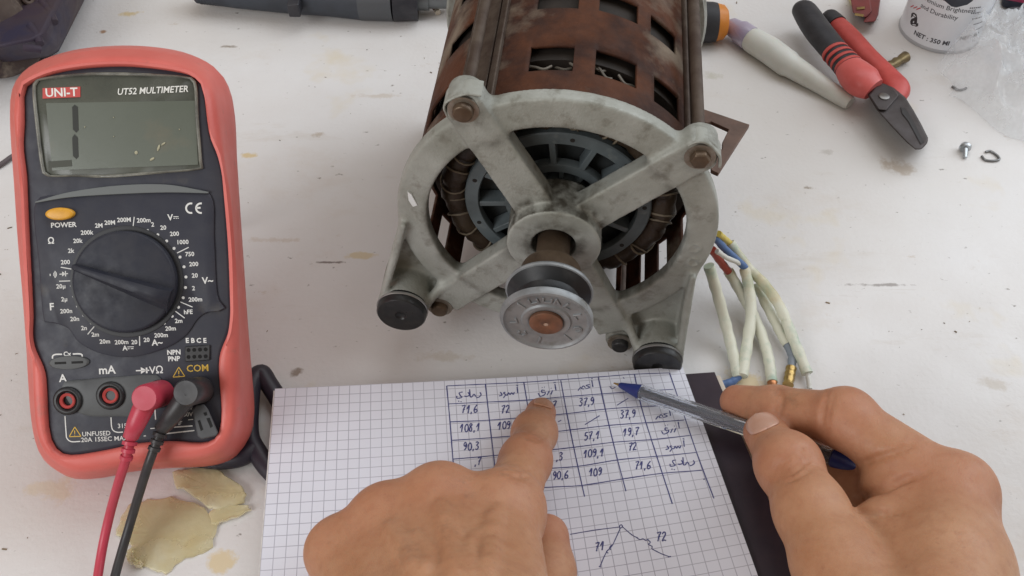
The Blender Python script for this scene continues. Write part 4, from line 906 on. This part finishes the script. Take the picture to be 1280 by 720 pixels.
def crease(D, pts, r=.9, depth=.45, k=1.2):
    """pts: pixel+z points lying near the skin; carve along them"""
    for a, b in zip(pts, pts[1:]): D.cut(D.cone(J(*a), J(*b), r, r), k)
def bounds(js, pad=22):
    P = np.array([J(x, y, z) for x, y, z, *_ in js]); return P.min(0)-pad, P.max(0)+pad
def nail(o, center, normal, along, ln, wd, name='nail'):
    from mathutils.bvhtree import BVHTree
    dg = bpy.context.evaluated_depsgraph_get(); me = o.data
    bv = BVHTree.FromPolygons([v.co[:] for v in me.vertices], [p.vertices[:] for p in me.polygons])
    nrm = Vector(normal).normalized(); al = Vector(along); al = (al-nrm*al.dot(nrm)).normalized(); si = nrm.cross(al)
    m = MB(); n = 14; rows = []
    for j in range(n+1):
        t_ = j/n*2-1; wv = wd*math.sqrt(max(0, 1-abs(t_)**3.2))
        row = []
        for i in range(11):
            s_ = (i/10*2-1); p = Vector(center)+al*(t_*ln)+si*(s_*wv)
            hit = bv.ray_cast((p+nrm*12)*S, -nrm, .05)
            q = hit[0]/S if hit[0] is not None else p
            row.append(tuple(q+nrm*(.38*(1-.7*s_*s_)*(1-.4*t_*t_)+.05)))
        rows.append(row)
    V = [p for r in rows for p in r]; F_ = []
    for j in range(n):
        for i in range(10): a = j*11+i; F_.append((a, a+1, a+12, a+11))
    m.add(V, F_); no = m.build(name, nail_m, o, smooth=180)
    s2 = no.modifiers.new('thick', 'SOLIDIFY'); s2.thickness = .4*S; s2.offset = -1
    return no
HH = .95
def skin_crease(D, pts, r=.8, k=1.3, up=.25):
    """a fold pressed into the surface along the pixels given"""
    P = [D.hit(x, y) for x, y in [tuple(p) for p in spline(pts, 4)]]
    P = [p for p in P if p is not None]
    for i, (a, b) in enumerate(zip(P, P[1:])):
        if np.linalg.norm(a-b) > 9: continue
        t_ = abs((i+.5)/max(1, len(P)-1)*2-1); rr = r*(1-.7*t_**2)
        va = (cpos-a)/np.linalg.norm(cpos-a)*up; D.local(a+va, b+va, rr, k, True)
# left hand: index pointing, other fingers curled under
idx = [(676, 516, 12.5, 7.2), (669, 540, 22, 8.4), (657, 576, 38, 10.2), (630, 644, 57, 12.8)]
mid = [(550, 628, 60, 12.4), (560, 628, 30, 10), (556, 690, 16, 9), (540, 720, 26, 8)]
rng_ = [(484, 653, 54, 12.2), (492, 655, 28, 9.6), (495, 710, 15, 8.6), (490, 740, 24, 8)]
pky = [(426, 690, 44, 11.2), (434, 700, 24, 9), (445, 745, 14, 8), (450, 760, 20, 7.5)]
thb = [(683, 671, 26, 9.4), (684, 715, 30, 10.4), (672, 790, 42, 13), (640, 860, 62, 16)]
wr = [(560, 930, 92, 26)]
lo_, hi_ = bounds(idx+mid+rng_+pky+thb+wr, 30)
D = SDF(lo_, hi_, HH)
for f_, e_ in ((idx, (628, 800, 84, 18)), (mid, (580, 800, 84, 18)), (rng_, (525, 800, 76, 18)), (pky, (480, 810, 66, 17))):
    chain(D, [f_[0] if f_ is not idx else f_[-1], e_, (565, 930, 92, 24)], 10, 14)
for a_, b2 in ((idx[-1], mid[0]), (mid[0], rng_[0]), (rng_[0], pky[0])):                       # flesh between the knuckles
    chain(D, [(a_[0], a_[1]+4, a_[2]-2, a_[3]-1.2), (b2[0], b2[1]+4, b2[2]-2, b2[3]-1.2)], 4, 9)
for f_ in (mid, rng_, pky): chain(D, f_, 4, 4)
chain(D, idx, 6, 8); chain(D, thb, 6, 4)
for x, y, z, r in (mid[0], rng_[0], pky[0]): ball(D, x, y-2, z+.6, r, 8)
ball(D, 632, 632, 60, 12.0, 9)
ball(D, 667, 543, 22.5, 8.6, 6)
def ridge(D, pts, r=2.4, sink=1.95, k=4):
    P = [D.hit(x, y) for x, y in [tuple(p) for p in spline(pts, 4)]]; P = [p for p in P if p is not None]
    P = [p-(cpos-p)/np.linalg.norm(cpos-p)*sink for p in P]
    for i, (a, b) in enumerate(zip(P, P[1:])):
        t_ = abs((i+.5)/max(1, len(P)-1)*2-1); D.local(a, b, r*(1-.25*t_), k)
ridge(D, [(622, 640), (614, 675), (612, 716)]); ridge(D, [(552, 634), (562, 672), (572, 716)]); ridge(D, [(488, 660), (508, 690), (524, 718)])
ridge(D, [(596, 668), (585, 690), (592, 716)], 1.5, 1.2, 2.5); ridge(D, [(520, 668), (536, 690), (532, 716)], 1.5, 1.2, 2.5)
for dy, ln in ((-4, 10), (0, 15), (4.5, 12)):      # creases over the finger's end joint
    skin_crease(D, [(668-ln, 541+dy), (670, 545+dy), (672+ln, 539+dy)], .75)
skin_crease(D, [(630, 590), (650, 596), (672, 592)], .7); skin_crease(D, [(634, 582), (652, 587), (676, 583)], .6)
hand_l = D.build('hand', skin, None, relax=2); tag(hand_l, 'bare left hand with index finger pointing at the handwritten table', 'hand'); del D
flush(hand_l, [(J(*p[:3]), p[3]*1.5, a) for p, a in ((idx[0], 1), (idx[1], .7), (idx[2], .7), (idx[3], .6), (mid[0], .7), (rng_[0], .7), (pky[0], .7), (thb[0], .8))])
nl = nail(hand_l, at(679, 507, 19), (.10, .40, .91), at(680, 498, 10)-at(668, 538, 26), 4.4, 4.4); nl.data.materials[0] = mat('index_nail', (.42, .20, .115), .36, col2=(.46, .24, .15), scale=90)
# right hand: thumb and index pinch the pen
ix = [(921, 502, 31, 7.6), (970, 510, 42, 9.2), (1056, 524, 60, 11.2), (1186, 617, 64, 14)]
tb = [(955, 541, 46, 8.6), (986, 582, 57, 11.4), (1014, 640, 63, 12.8), (1046, 705, 66, 15), (1100, 800, 72, 20)]
md = [(1185, 665, 46, 12), (1086, 612, 40, 11.5), (1020, 574, 31, 9.6), (955, 545, 24, 7.6)]
rg = [(1180, 710, 32, 11.5), (1090, 680, 24, 9), (1010, 652, 15, 8.4), (968, 645, 13, 7.8)]
pk = [(1180, 760, 24, 11), (1090, 740, 16, 8.5), (1020, 714, 11, 7.4), (985, 700, 10.5, 7)]
lo_, hi_ = bounds(ix+tb+md+rg+pk+[(1150, 900, 90, 24), (1235, 620, 60, 8)], 30)
D = SDF(lo_, hi_, HH)
chain(D, [ix[-1], (1190, 700, 72, 17), (1160, 900, 90, 24)], 8, 6)
chain(D, [(1196, 640, 58, 13), (1202, 720, 60, 16), (1165, 900, 80, 26)], 8, 10)
chain(D, [md[0], (1185, 760, 52, 18), (1165, 900, 80, 24)], 8, 10); chain(D, [rg[0], (1180, 800, 46, 16), (1160, 900, 70, 24)], 8, 8)
for f_ in (md, rg, pk): chain(D, f_, 4, 3)
chain(D, [(1102, 664, 60, 12), (1150, 730, 64, 18)], 6, 9)           # web between thumb and index
chain(D, [(1106, 606, 57, 9.5), (1160, 660, 62, 14)], 6, 7)
chain(D, ix, 4.5, 4); chain(D, tb, 7, 5)
ball(D, 985, 580, 58, 11.7, 5)
ball(D, 1058, 521, 60.5, 11.4, 5)
ball(D, 1198, 610, 64.5, 13, 7)
for o_, r_ in ((0, .8), (7, .95), (15, .8), (-7, .6)):                # thumb knuckle creases
    skin_crease(D, [(956+o_*.55, 585+o_*1.0), (982+o_*.5, 585+o_*1.0), (1012+o_*.6, 565+o_*1.0)], r_)
skin_crease(D, [(972, 484), (977, 500), (974, 520)], .8); skin_crease(D, [(966, 485), (970, 500), (968, 516)], .5)
skin_crease(D, [(1034, 490), (1028, 515), (1026, 540)], .95, 1.6); skin_crease(D, [(1042, 492), (1036, 516), (1034, 545)], .6)
skin_crease(D, [(1075, 580), (1100, 572), (1140, 558)], .8, 2.0)
skin_crease(D, [(1066, 630), (1085, 618), (1115, 606), (1158, 590)], 1.25, 2.4)
skin_crease(D, [(1068, 636), (1090, 640), (1125, 642)], .7, 2.2)
hand_r = D.build('hand', skin, None, relax=2); tag(hand_r, 'bare right hand pinching the clear pen between thumb and index finger', 'hand'); del D
flush(hand_r, [(J(*p[:3]), p[3]*1.5, a) for p, a in ((ix[0], 1), (ix[1], .6), (ix[2], .8), (ix[3], .7), (tb[0], 1), (tb[1], .8), (md[3], .8), (rg[3], .8))])
nail(hand_r, at(953, 530, 54), (-.30, .16, .94), at(944, 514, 46)-at(985, 582, 57), 6.6, 6.3)

# ------------------------------------------------------------------ things round the edge of the board
# glue flakes
glue = mat('dried_glue', (.80, .73, .47), .25, col2=(.72, .60, .30), scale=24, trans=.35, alpha=.72, bump=.8, bscale=70, bdist=.0012, rvar=.12, ior=1.4, col3=(.84, .80, .60), scale3=30, mix3=(.5, .7))
def flake(poly, zb, th, tilt=(0, 0)):
    q_ = []
    for (x0, y0), (x1, y1) in zip(poly, poly[1:]+poly[:1]):
        for k in range(3): q_.append((x0+(x1-x0)*k/3+random.uniform(-1.6, 1.6), y0+(y1-y0)*k/3+random.uniform(-1.6, 1.6)))
    P = [np.array(at(x, y, 0)) for x, y in q_]; cc = np.mean(P, 0); rings = []
    for k, (sc_, z) in enumerate(((1.0, zb), (1.0, zb+th*.6), (.94, zb+th), (.6, zb+th*.75), (.25, zb+th*1.05))):
        rings.append([tuple(cc+(p-cc)*sc_*(1+random.uniform(-.012, .012))+np.array([0, 0, z+tilt[0]*(p-cc)[0]*sc_+tilt[1]*(p-cc)[1]*sc_+random.uniform(-.12, .12)*th*(k > 1)])) for p in P])
    m = MB(); m.loft([[tuple(np.array(q)-cc) for q in r] for r in rings]); return m, cc
g0 = thing('glue_sheet', 'brittle yellow sheet of dried glue lying below the multimeter', 'glue', locM(at(230, 660)))
for poly, zb, th, tl_ in (([(160,632),(175,628),(192,625),(215,622),(245,630),(262,642),(272,658),(266,684),(248,695),(226,702),(208,718),(196,716),(180,708),(161,700),(160,692),(166,684),(150,672),(145,668),(150,655)], .2, 1.4, (0, 0)),
                      ([(217,594),(228,590),(252,588),(270,588),(284,598),(305,612),(311,620),(306,630),(290,636),(268,640),(262,636),(250,628),(232,615),(222,612)], 1.6, 1.6, (.03, .03)),
                      ([(262,642),(285,634),(312,634),(314,640),(296,648),(276,656),(266,658)], 1.2, 1.2, (0, .02)),
                      ([(161,694),(168,690),(172,700),(180,706),(178,712),(168,708),(160,702)], .4, 3.0, (0, 0))):
    m, cc = flake(poly, zb, th, tl_); o = m.build('glue_flake', glue, g0, smooth=60); o.location = Vector([c*S for c in (cc-at(230, 660))])
# dark loop handle between meter and notebook
lp = thing('loop_handle', 'dark plastic loop handle between multimeter and notebook', 'handle', locM(at(330, 520)))
LQ = lambda x, y, z: tuple(at(x, y, z)-at(330, 520))
m = MB(); m.tube(spline([LQ(*p) for p in ((326,466,9),(336,480,8),(352,506,6),(372,545,5),(378,585,5),(360,604,5),(338,588,5),(322,566,6),(312,545,7),(312,510,9),(316,478,9))], 8, True), 4.6, 16, closed=True, flat=.8); m.build('loop_grip', mat('navy_plastic', (.020, .018, .030), .42, col2=(.03, .025, .035), scale=50), lp, smooth=60)
m = MB(); m.tube(spline([LQ(*p) for p in ((318,560,6),(300,572,6),(270,575,5),(240,570,5))], 6), 4.4, 14); m.build('handle_shank', bpy.data.materials['navy_plastic'], lp, smooth=60)

# combination pliers
pl_o = thing('pliers', 'combination pliers with red and black grips, jaws toward the viewer', 'pliers', locM(at(1090, 100)))
PQ = lambda x, y, z: np.array(at(x, y, z))-at(1090, 100)
plr = mat('plier_red', (.56, .085, .075), .45, col2=(.46, .06, .052), scale=60, rvar=.08); plb = mat('plier_black', (.022, .022, .028), .5, col2=(.035, .034, .04), scale=120, bump=.3, bscale=500, bdist=.0003); pls = mat('plier_steel', (.075, .065, .065), .5, .4, col2=(.05, .04, .038), scale=60, rvar=.14, bump=.2, bscale=300, bdist=.0002)
def grip(name, pts, rad, m_, fl=.8, parent=pl_o):
    sp = spline([np.array([*PQ(x, y, z), r]) for (x, y, z), r in zip(pts, rad)], 8); g = MB(); g.tube([p[:3] for p in sp], [p[3] for p in sp], 20, flat=fl); return g.build(name, m_, parent, smooth=60)
grip('black_grip', [(1002,8,18),(1006,14,18),(1022,38,18),(1045,66,18),(1062,85,18),(1070,94,18)], [6.5, 8.6, 9.4, 9.0, 9.8, 9.4], plb)
grip('red_collar', [(1062,85,18),(1070,94,18),(1080,103,18),(1092,112,17)], [9.9, 11.6, 11.8, 8.5], mat('plier_coral', (.64, .13, .12), .4, col2=(.56, .1, .09), scale=60))
for k in range(4):
    x, y = 1043+k*5.4, 64.5+k*5.6; grip('red_stripe', [(x, y, 18.35), (x+1.2, y+1.3, 18.35), (x+2.4, y+2.6, 18.35)], [9.15+.12*k, 9.45+.12*k, 9.3+.12*k], plr)
grip('red_grip', [(1036,20,11),(1044,28,11),(1062,46,11),(1084,70,11),(1102,88,11),(1113,102,11),(1120,112,11),(1118,124,11)], [4.5, 6.5, 7.2, 7.0, 7.2, 8.6, 8.8, 6.0], plr)
grip('grip_end', [(1033,18,11.3),(1037,21,11.3),(1046,30,11.3)], [4.6, 6.5, 7.3], plb)
hd = MB(); top = [(1084,118),(1092,107),(1104,104),(1118,110),(1132,122),(1142,138),(1152,156),(1160,172),(1160,178),(1152,187),(1144,187),(1133,178),(1114,158),(1096,138)]
hd.loft([[tuple(PQ(x, y, z)) for x, y in top] for z in (4, 17)]); fix_normals(hd.build('jaws', pls, pl_o, bevel=1.2, smooth=40))
jp = MB(); jp.loft([[tuple(PQ(x, y, z)) for x, y in ((1086,119),(1094,108),(1105,106),(1117,111),(1124,119),(1108,138),(1098,137))] for z in (16.5, 18.6)]); fix_normals(jp.build('joint', pls, pl_o, bevel=.8, smooth=40))
sl = MB(); sl.lathe([(3.2, 0), (3.2, .6), (2.4, 1.0), (.1, 1.0)], 24, Matrix.Translation(PQ(1105, 121, 18.6))); sl.build('rivet', mat('rivet_steel', (.2, .19, .18), .35, .8), pl_o, smooth=40)
sl = MB(); sl.loft([[tuple(PQ(x, y, z)) for x, y in ((1126,134),(1131,135),(1139,146),(1155,177),(1151,180),(1136,152),(1128,142))] for z in (16.8, 17.4)]); fix_normals(sl.build('jaw_gap', mat('gap', (.03, .027, .027), .6), pl_o))
# white nozzle
nz = thing('nozzle', 'white plastic nozzle with lilac cap lying beside the pliers', 'nozzle', locM(at(985, 80)))
NQ = lambda x, y, z: np.array(at(x, y, z))-at(985, 80)
def body(name, pts, rad, m_, par, Q, n=24): g = MB(); g.tube([Q(*p) for p in pts], rad, n); return g.build(name, m_, par, smooth=40)
wpl = mat('white_plastic', (.66, .67, .63), .42, col2=(.60, .60, .55), scale=50, rvar=.08, sss=.1)
body('tube_body', [(936,47,8.5),(940,50,8.5),(962,63,8.5),(985,80,8),(990,83,7.6),(1030,108,5.5),(1050,121,4.8),(1060,127,4.6),(1063,129,4.5)], [7.2, 8.4, 9.0, 8.8, 7.8, 6.0, 5.3, 5.0, 4.0], wpl, nz, NQ)
body('lilac_cap', [(911,31,8.5),(914,33,8.5),(922,38,8.5),(926,40,8.5),(938,48.5,8.5)], [4.5, 6.2, 6.8, 8.0, 8.2], mat('lilac_plastic', (.36, .31, .47), .3, col2=(.44, .40, .54), scale=60, trans=.25), nz, NQ)
# screwdriver behind the motor
sv = thing('screwdriver', 'screwdriver with black and orange handle lying behind the motor', 'screwdriver', locM(at(885, 28)))
VQ = lambda x, y, z: np.array(at(x, y, z))-at(885, 28)
body('handle_end', [(908,28,13),(904,28,13),(893,28,13)], [9, 11.6, 13.0], mat('orange_plastic', (.62, .22, .03), .4), sv, VQ)
body('handle_grip', [(895,28,13),(888,28,13),(872,27,13),(862,26,13),(840,25,13),(800,24,13),(770,24,13)], [13.0, 13.6, 13.4, 12.4, 11, 10, 7], mat('grip_black', (.03, .031, .036), .6, col2=(.045, .045, .05), scale=90), sv, VQ)
body('blade', [(770,24,13),(690,22,12),(640,21,11)], [3, 3, 2.6], mat('blade_steel', (.5, .5, .5), .3, .9), sv, VQ, 14)
# grey tool along the far edge
tl_o = thing('power_tool', 'grey and black tool handle with ribbed grip lying along the far edge', 'tool', locM(at(400, 0)))
TQ = lambda x, y, z: np.array(at(x, y, z))-at(400, 0)
gm = mat('tool_grey', (.045, .052, .066), .55, col2=(.035, .04, .05), scale=60, rvar=.08)
body('grip', [(238,-16,16),(246,-16,16),(300,-14,16),(370,-10,16),(400,-8,16),(425,-6,15),(452,-5,15)], [6, 11, 13.6, 15.2, 15.0, 15.2, 16.4], gm, tl_o, TQ, 36)
for k in range(34):
    x = 250+k*3.5; g = MB(); c0 = TQ(x, -16+k*.17, 16); g.tube([c0, c0+np.array([.55, 0, 0])], 11.7+k*.1, 30); g.build('grip_rib', gm, tl_o, smooth=40) if k < 34 else None
body('collar', [(451,-5,15),(492,-4,15)], [16.6, 16.6], mat('collar_grey', (.075, .08, .088), .5), tl_o, TQ, 36)
body('black_ring', [(491.5,-4,15),(522,-4,14.5)], [16.9, 16.2], plb, tl_o, TQ, 36)
body('spindle', [(521,-6,14),(536,-6,14),(536.5,-6,14),(600,-5,14)], [10.5, 10.5, 9.2, 8.8], mat('spindle_grey', (.16, .17, .175), .4, .5), tl_o, TQ, 30)
m = MB(); p0 = TQ(369, 4, 18); m.box((p0[0]-4, p0[1]-8, p0[2]-6), (p0[0]+4, p0[1]+3, p0[2]+4)); m.build('switch_tab', plb, tl_o, bevel=.8)
body('copper_bit', [(534,-2,8),(541,6,5),(546,13,3)], [2.2, 2.2, 2.0], mat('bit_brown', (.15, .08, .045), .5, .4), tl_o, TQ, 12)
body('bit_tip', [(545.5,12,3),(547.5,16,2.6)], [2.3, 2.1], mat('bit_bright', (.62, .55, .45), .35, .6), tl_o, TQ, 12)
# rusty motor shell in the far left corner
rs = thing('motor_shell', 'dark rusty motor shell at the far left corner behind multimeter', 'motor shell', locM(at(40, 40)))
RQ = lambda x, y, z: np.array(at(x, y, z))-at(40, 40)
old = mat('old_rust', (.085, .060, .048), .7, .1, col2=(.05, .034, .034), scale=40, bump=.6, bscale=200, bdist=.0005, rvar=.1, col3=(.20, .165, .13), scale3=60, mix3=(.56, .72))
pur = mat('dark_purple_rust', (.045, .030, .045), .6, .2, col2=(.075, .05, .042), scale=40, bump=.5, bscale=220, bdist=.0004, rvar=.12, col3=(.03, .026, .055), scale3=20, mix3=(.5, .65))
sh_ = MB(); base = [(108,-4),(102,8),(90,32),(74,64),(60,72),(20,80),(-20,84),(-60,80),(-60,-60),(60,-60),(120,-40)]
sh_.loft([[tuple(RQ(x, y, 2)) for x, y in base], [tuple(RQ(x-2, y-4, 20)) for x, y in base], [tuple(RQ(x-20, y-22, 42)) for x, y in base]]); fix_normals(sh_.build('shell_base', pur, rs, bevel=2.5, smooth=40))
axis = np.array([.72, -.55, .42]); axis /= np.linalg.norm(axis); ax2 = np.cross(np.array([0, 0, 1.0]), axis); ax2 /= np.linalg.norm(ax2); ax3 = np.cross(axis, ax2)
cM = Matrix.Identity(4); c0 = RQ(-10, 26, 40)
for i in range(3): cM[i][0] = ax2[i]; cM[i][1] = ax3[i]; cM[i][2] = axis[i]; cM[i][3] = c0[i]
e = MB(); e.lathe([(34, -30), (36, -4), (35.5, 0), (33, 2.5), (20, 4), (18, 8), (12, 9), (.2, 9)], 60, cM); e.build('end_cap', old, rs, smooth=40)
for a in (1.9, 4.1, .1): 
    e = MB(); e.ringlathe([(2, 1), (4.2, 1), (4.2, 6), (3.4, 6.6), (2, 6.2)], 24, cM @ Matrix.Translation((26*math.cos(a), 26*math.sin(a), 0))); e.build('bolt_boss', old, rs, smooth=40)
for p0, p1 in (((52, 2), (68, 28)), ((38, 32), (50, 55)), ((30, 60), (50, 62))):
    e = MB(); e.tube([RQ(*p0, 41), RQ((p0[0]+p1[0])/2+2, (p0[1]+p1[1])/2, 40), RQ(*p1, 38)], 2.6, 10); e.build('rib', pur, rs, smooth=60)
# thin dark cable at the left edge
e = MB(); e.tube(spline([at(-30, 222, 2), at(0, 206, 2), at(22, 192, 2), at(60, 180, 2)], 6), 1.5, 10); tag(e.build('thin_cable', mat('cable_grey', (.10, .08, .085), .5)), 'thin dark cable disappearing behind the multimeter at left edge', 'cable')
# spray can
CC = at(1180, 68, 0)+np.array([4, 27, 0]); CR = 26.5
can = thing('spray_can', 'white spray can with black lettering standing behind the pliers', 'can', locM(CC))
cw = mat('can_white', (.70, .72, .76), .3, col2=(.67, .69, .73), scale=20, coat=.3)
m = MB(); m.lathe([(CR-1.5, .2), (CR-.2, .8), (CR+.3, 2.0), (CR+.1, 3.4), (CR, 4), (CR, 150), (CR-3, 158), (CR-10, 164), (CR-14, 166)], 80); m.build('can_body', cw, can, smooth=40)
m = MB(); m.ringlathe([(CR-.5, 0), (CR+.4, .2), (CR+.6, 1.2), (CR+.4, 2.6), (CR-.5, 2.8)], 80); m.build('can_rim', mat('can_rim', (.5, .51, .53), .35, .7), can, smooth=50)
def can_hit(px, py):
    d = ray(px, py); o = cpos-CC; a = d[0]**2+d[1]**2; b = 2*(o[0]*d[0]+o[1]*d[1]); c = o[0]**2+o[1]**2-CR**2; t_ = (-b-math.sqrt(max(0, b*b-4*a*c)))/(2*a); p = o+t_*d; return math.atan2(p[1], p[0]), p[2]
def can_text(mb, s_, px, py, size, bold=.005, rot=0, align='CENTER', tight=1.0, shear=0):
    th0, z0 = can_hit(px, py); v, f = text_mesh(s_, size, bold, shear, align, 2); c, s2 = math.cos(rot), math.sin(rot); V = []
    for p in v:
        x, y = (p[0]*c-p[1]*s2)*tight, p[0]*s2+p[1]*c; a = th0+x/CR; V.append(((CR+.12)*math.cos(a), (CR+.12)*math.sin(a), z0+y))
    mb.add(V, f)
m = MB(); can_text(m, 'Brilliant Finish', 1182, -1, 4.6); can_text(m, 'Premium Brightness', 1184, 10, 4.6); can_text(m, 'and Durability', 1172, 17, 4.6)
can_text(m, 'NET : 350 Ml', 1163, 50, 4.6, .03); can_text(m, 'NET : 350', 1213, 46, 3.8, .02)
for k in range(5): 
    v0 = can_hit(1218+k*1.2, 10+k*6.5); 
    for j in range(6): a = v0[0]-.12+j*.05; m.add([((CR+.1)*math.cos(a), (CR+.1)*math.sin(a), v0[1]+.5), ((CR+.1)*math.cos(a+.035), (CR+.1)*math.sin(a+.035), v0[1]+.5), ((CR+.1)*math.cos(a+.035), (CR+.1)*math.sin(a+.035), v0[1]-.3), ((CR+.1)*math.cos(a), (CR+.1)*math.sin(a), v0[1]-.3)], [(0, 1, 2, 3)])
m.build('can_lettering', mat('can_ink', (.06, .06, .07), .5), can, smooth=0)
m = MB(); can_text(m, 'a', 1143, 22, 17, .03, .35); m.build('can_logo', mat('logo_dark', (.035, .03, .035), .5), can, smooth=0)
m = MB()
for k in range(3): can_text(m, '/', 1140+k*4, 8+k*1.5, 5.5, .03, -.5)
m.build('can_logo_rays', mat('logo_red', (.5, .05, .06), .5), can, smooth=0)
m = MB(); th0, z0 = can_hit(1200, -10); rows = []
for q in range(9):
    zz = -1+2*q/8; hw_ = .42*math.sqrt(max(.02, 1-zz*zz)); rows.append([((CR+.15)*math.cos(th0+hw_*(i/10-1)), (CR+.15)*math.sin(th0+hw_*(i/10-1)), z0+11*zz) for i in range(21)])
m.add([p for r in rows for p in r], [(q*21+i, q*21+i+1, q*21+i+22, q*21+i+21) for q in range(8) for i in range(20)]); m.build('can_spot', mat('spot_navy', (.035, .04, .055), .4), can, smooth=60)
# dark box in the far right corner
bx = thing('dark_box', 'dark navy plastic case at the far right corner behind the bag', 'case', locM(at(1290, 0)))
m = MB(); M = Matrix.Rotation(-.35, 4, 'Z'); m.box((-22, -20, 0), (60, 60, 60), M); m.build('case_body', mat('navy_case', (.018, .022, .04), .45, col2=(.03, .03, .045), scale=40), bx, bevel=4, seg=3)
m = MB(); m.box((-22.6, -20.6, 8), (20, -19.4, 14), M); m.build('case_stripe', mat('magenta', (.34, .03, .09), .5), bx, bevel=.4)
# brass fitting
bf = thing('brass_fitting', 'small brass tube fitting beside the pliers', 'fitting', locM(at(1120, 78))); FQ = lambda x, y, z: np.array(at(x, y, z))-at(1120, 78)
body('fitting_body', [(1108,85,4),(1110,84,4),(1113,82,4),(1117,80,4),(1120,78,4),(1124,76,4),(1127,74,4),(1132,71,4),(1133.5,70.5,4)], [2.4, 3.4, 3.5, 2.9, 3.6, 2.6, 3.4, 3.9, 3.2], mat('old_brass', (.26, .20, .10), .4, .75, col2=(.16, .12, .07), scale=120), bf, FQ, 20)
# red terminal block
tb_ = thing('terminal_block', 'dark red plastic terminal block with brass contacts at the top edge', 'terminal block', locM(at(1082, 14))); BQ = lambda x, y, z: np.array(at(x, y, z))-at(1082, 14)
tr = mat('terminal_red', (.20, .035, .035), .45, col2=(.14, .03, .03), scale=60)
def blk(name, poly, z0, z1, m_, par, Q, bev=.8): g = MB(); g.loft([[tuple(Q(x, y, z)) for x, y in poly] for z in (z0, z1)]); return fix_normals(g.build(name, m_, par, bevel=bev, smooth=40))
blk('block', [(1062,-8),(1086,-12),(1090,14),(1082,22),(1066,16)], .3, 11, tr, tb_, BQ); blk('block', [(1088,-12),(1102,-12),(1098,18),(1094,27),(1079,28),(1082,20)], .3, 9, tr, tb_, BQ)
blk('contact', [(1071,9),(1081,8),(1081,11),(1071,12)], 11, 11.6, brass, tb_, BQ, .1); blk('contact', [(1069,16),(1080,18),(1079,21),(1068,19)], 9, 11.4, brass, tb_, BQ, .1)
iv = tag(MB().tube([at(1066, -8, 3), at(1068, 0, 3), at(1070, 6, 3)], [3.4, 3.6, 3.0], 16).build('ivory_plug', mat('ivory', (.62, .54, .28), .45)), 'small ivory plastic plug beside the red terminal block', 'plug')
# screw and bent wire
sw = thing('screw', 'small zinc screw lying on the right side of the board', 'screw', locM(at(1207, 188))); SQ = lambda x, y, z: np.array(at(x, y, z))-at(1207, 188)
zinc = mat('zinc', (.50, .53, .55), .3, .8, col2=(.38, .4, .42), scale=200)
body('screw_head', [(1206,181,3.4),(1206.5,184,3.2),(1206.8,186,3.1)], [2.6, 3.7, 3.2], zinc, sw, SQ, 20); body('screw_shank', [(1206.8,186,3.1),(1206.4,197,1.3)], [1.6, 1.2], zinc, sw, SQ, 14)
e = MB(); e.tube(spline([at(x, y, .8) for x, y in ((1232,190),(1238,189),(1246,194),(1249,199),(1243,201),(1232,200),(1227,195))], 6), .75, 10); tag(e.build('bent_wire', mat('steel_wire', (.2, .2, .2), .35, .8)), 'small bent steel wire loop right of the zinc screw', 'wire')
e = MB(); e.tube(spline([at(x, y, .8) for x, y in ((1190,108),(1197,112),(1203,112),(1208,110))], 6), .8, 10); tag(e.build('bent_wire', bpy.data.materials['steel_wire']), 'short curved wire at the edge of the plastic bag', 'wire')
# crumpled clear bag
def bag_mat():
    m = bpy.data.materials.new('clear_film'); m.use_nodes = True; N, L = nt(m); b = N['Principled BSDF']
    b.inputs['Base Color'].default_value = (.82, .85, .88, 1); b.inputs['Roughness'].default_value = .14; b.inputs['IOR'].default_value = 1.5
    n = N.new('ShaderNodeTexNoise'); n.inputs['Scale'].default_value = 45; n.inputs['Detail'].default_value = 5; tc = N.new('ShaderNodeTexCoord'); L.new(tc.outputs['Object'], n.inputs['Vector'])
    r = N.new('ShaderNodeMapRange'); r.inputs['From Min'].default_value = .35; r.inputs['From Max'].default_value = .7; r.inputs['To Min'].default_value = .15; r.inputs['To Max'].default_value = .70; L.new(n.outputs[0], r.inputs['Value']); L.new(r.outputs[0], b.inputs['Alpha']); return m
bg_o = MB(); nu, nv = 64, 64; V = []; rs_ = np.random.RandomState(3)
ridges = [(rs_.uniform(0, 1), rs_.uniform(0, 1), rs_.uniform(0, 6.28), rs_.uniform(6, 22), rs_.uniform(1.5, 4.5)) for _ in range(26)]
quad = [(1185, 45), (1300, 0), (1330, 215), (1180, 120)]
for j in range(nv+1):
    for i in range(nu+1):
        u, v = i/nu, j/nv; e0 = np.array(quad[0])*(1-u)*(1-v)+np.array(quad[1])*u*(1-v)+np.array(quad[2])*u*v+np.array(quad[3])*(1-u)*v
        p = at(e0[0], e0[1], 0); z = 0
        for a, b2, c, fr, am in ridges: z += am*(1-abs(math.sin(fr*.5*((u-a)*math.cos(c)+(v-b2)*math.sin(c)))))**3
        en_ = min(u*5, 1)*min((1-u)*5, 1)*min(v*5, 1)*min((1-v)*5, 1); V.append((p[0]+6*math.sin(v*9)*(1-u), p[1]+5*math.sin(u*11), .6+en_*(5+z*1.5)))
bg_o.add(V, [(j*(nu+1)+i, j*(nu+1)+i+1, (j+1)*(nu+1)+i+1, (j+1)*(nu+1)+i) for j in range(nv) for i in range(nu)])
tag(bg_o.build('plastic_bag', bag_mat(), smooth=25), 'crumpled clear plastic bag in front of the spray can', 'bag')
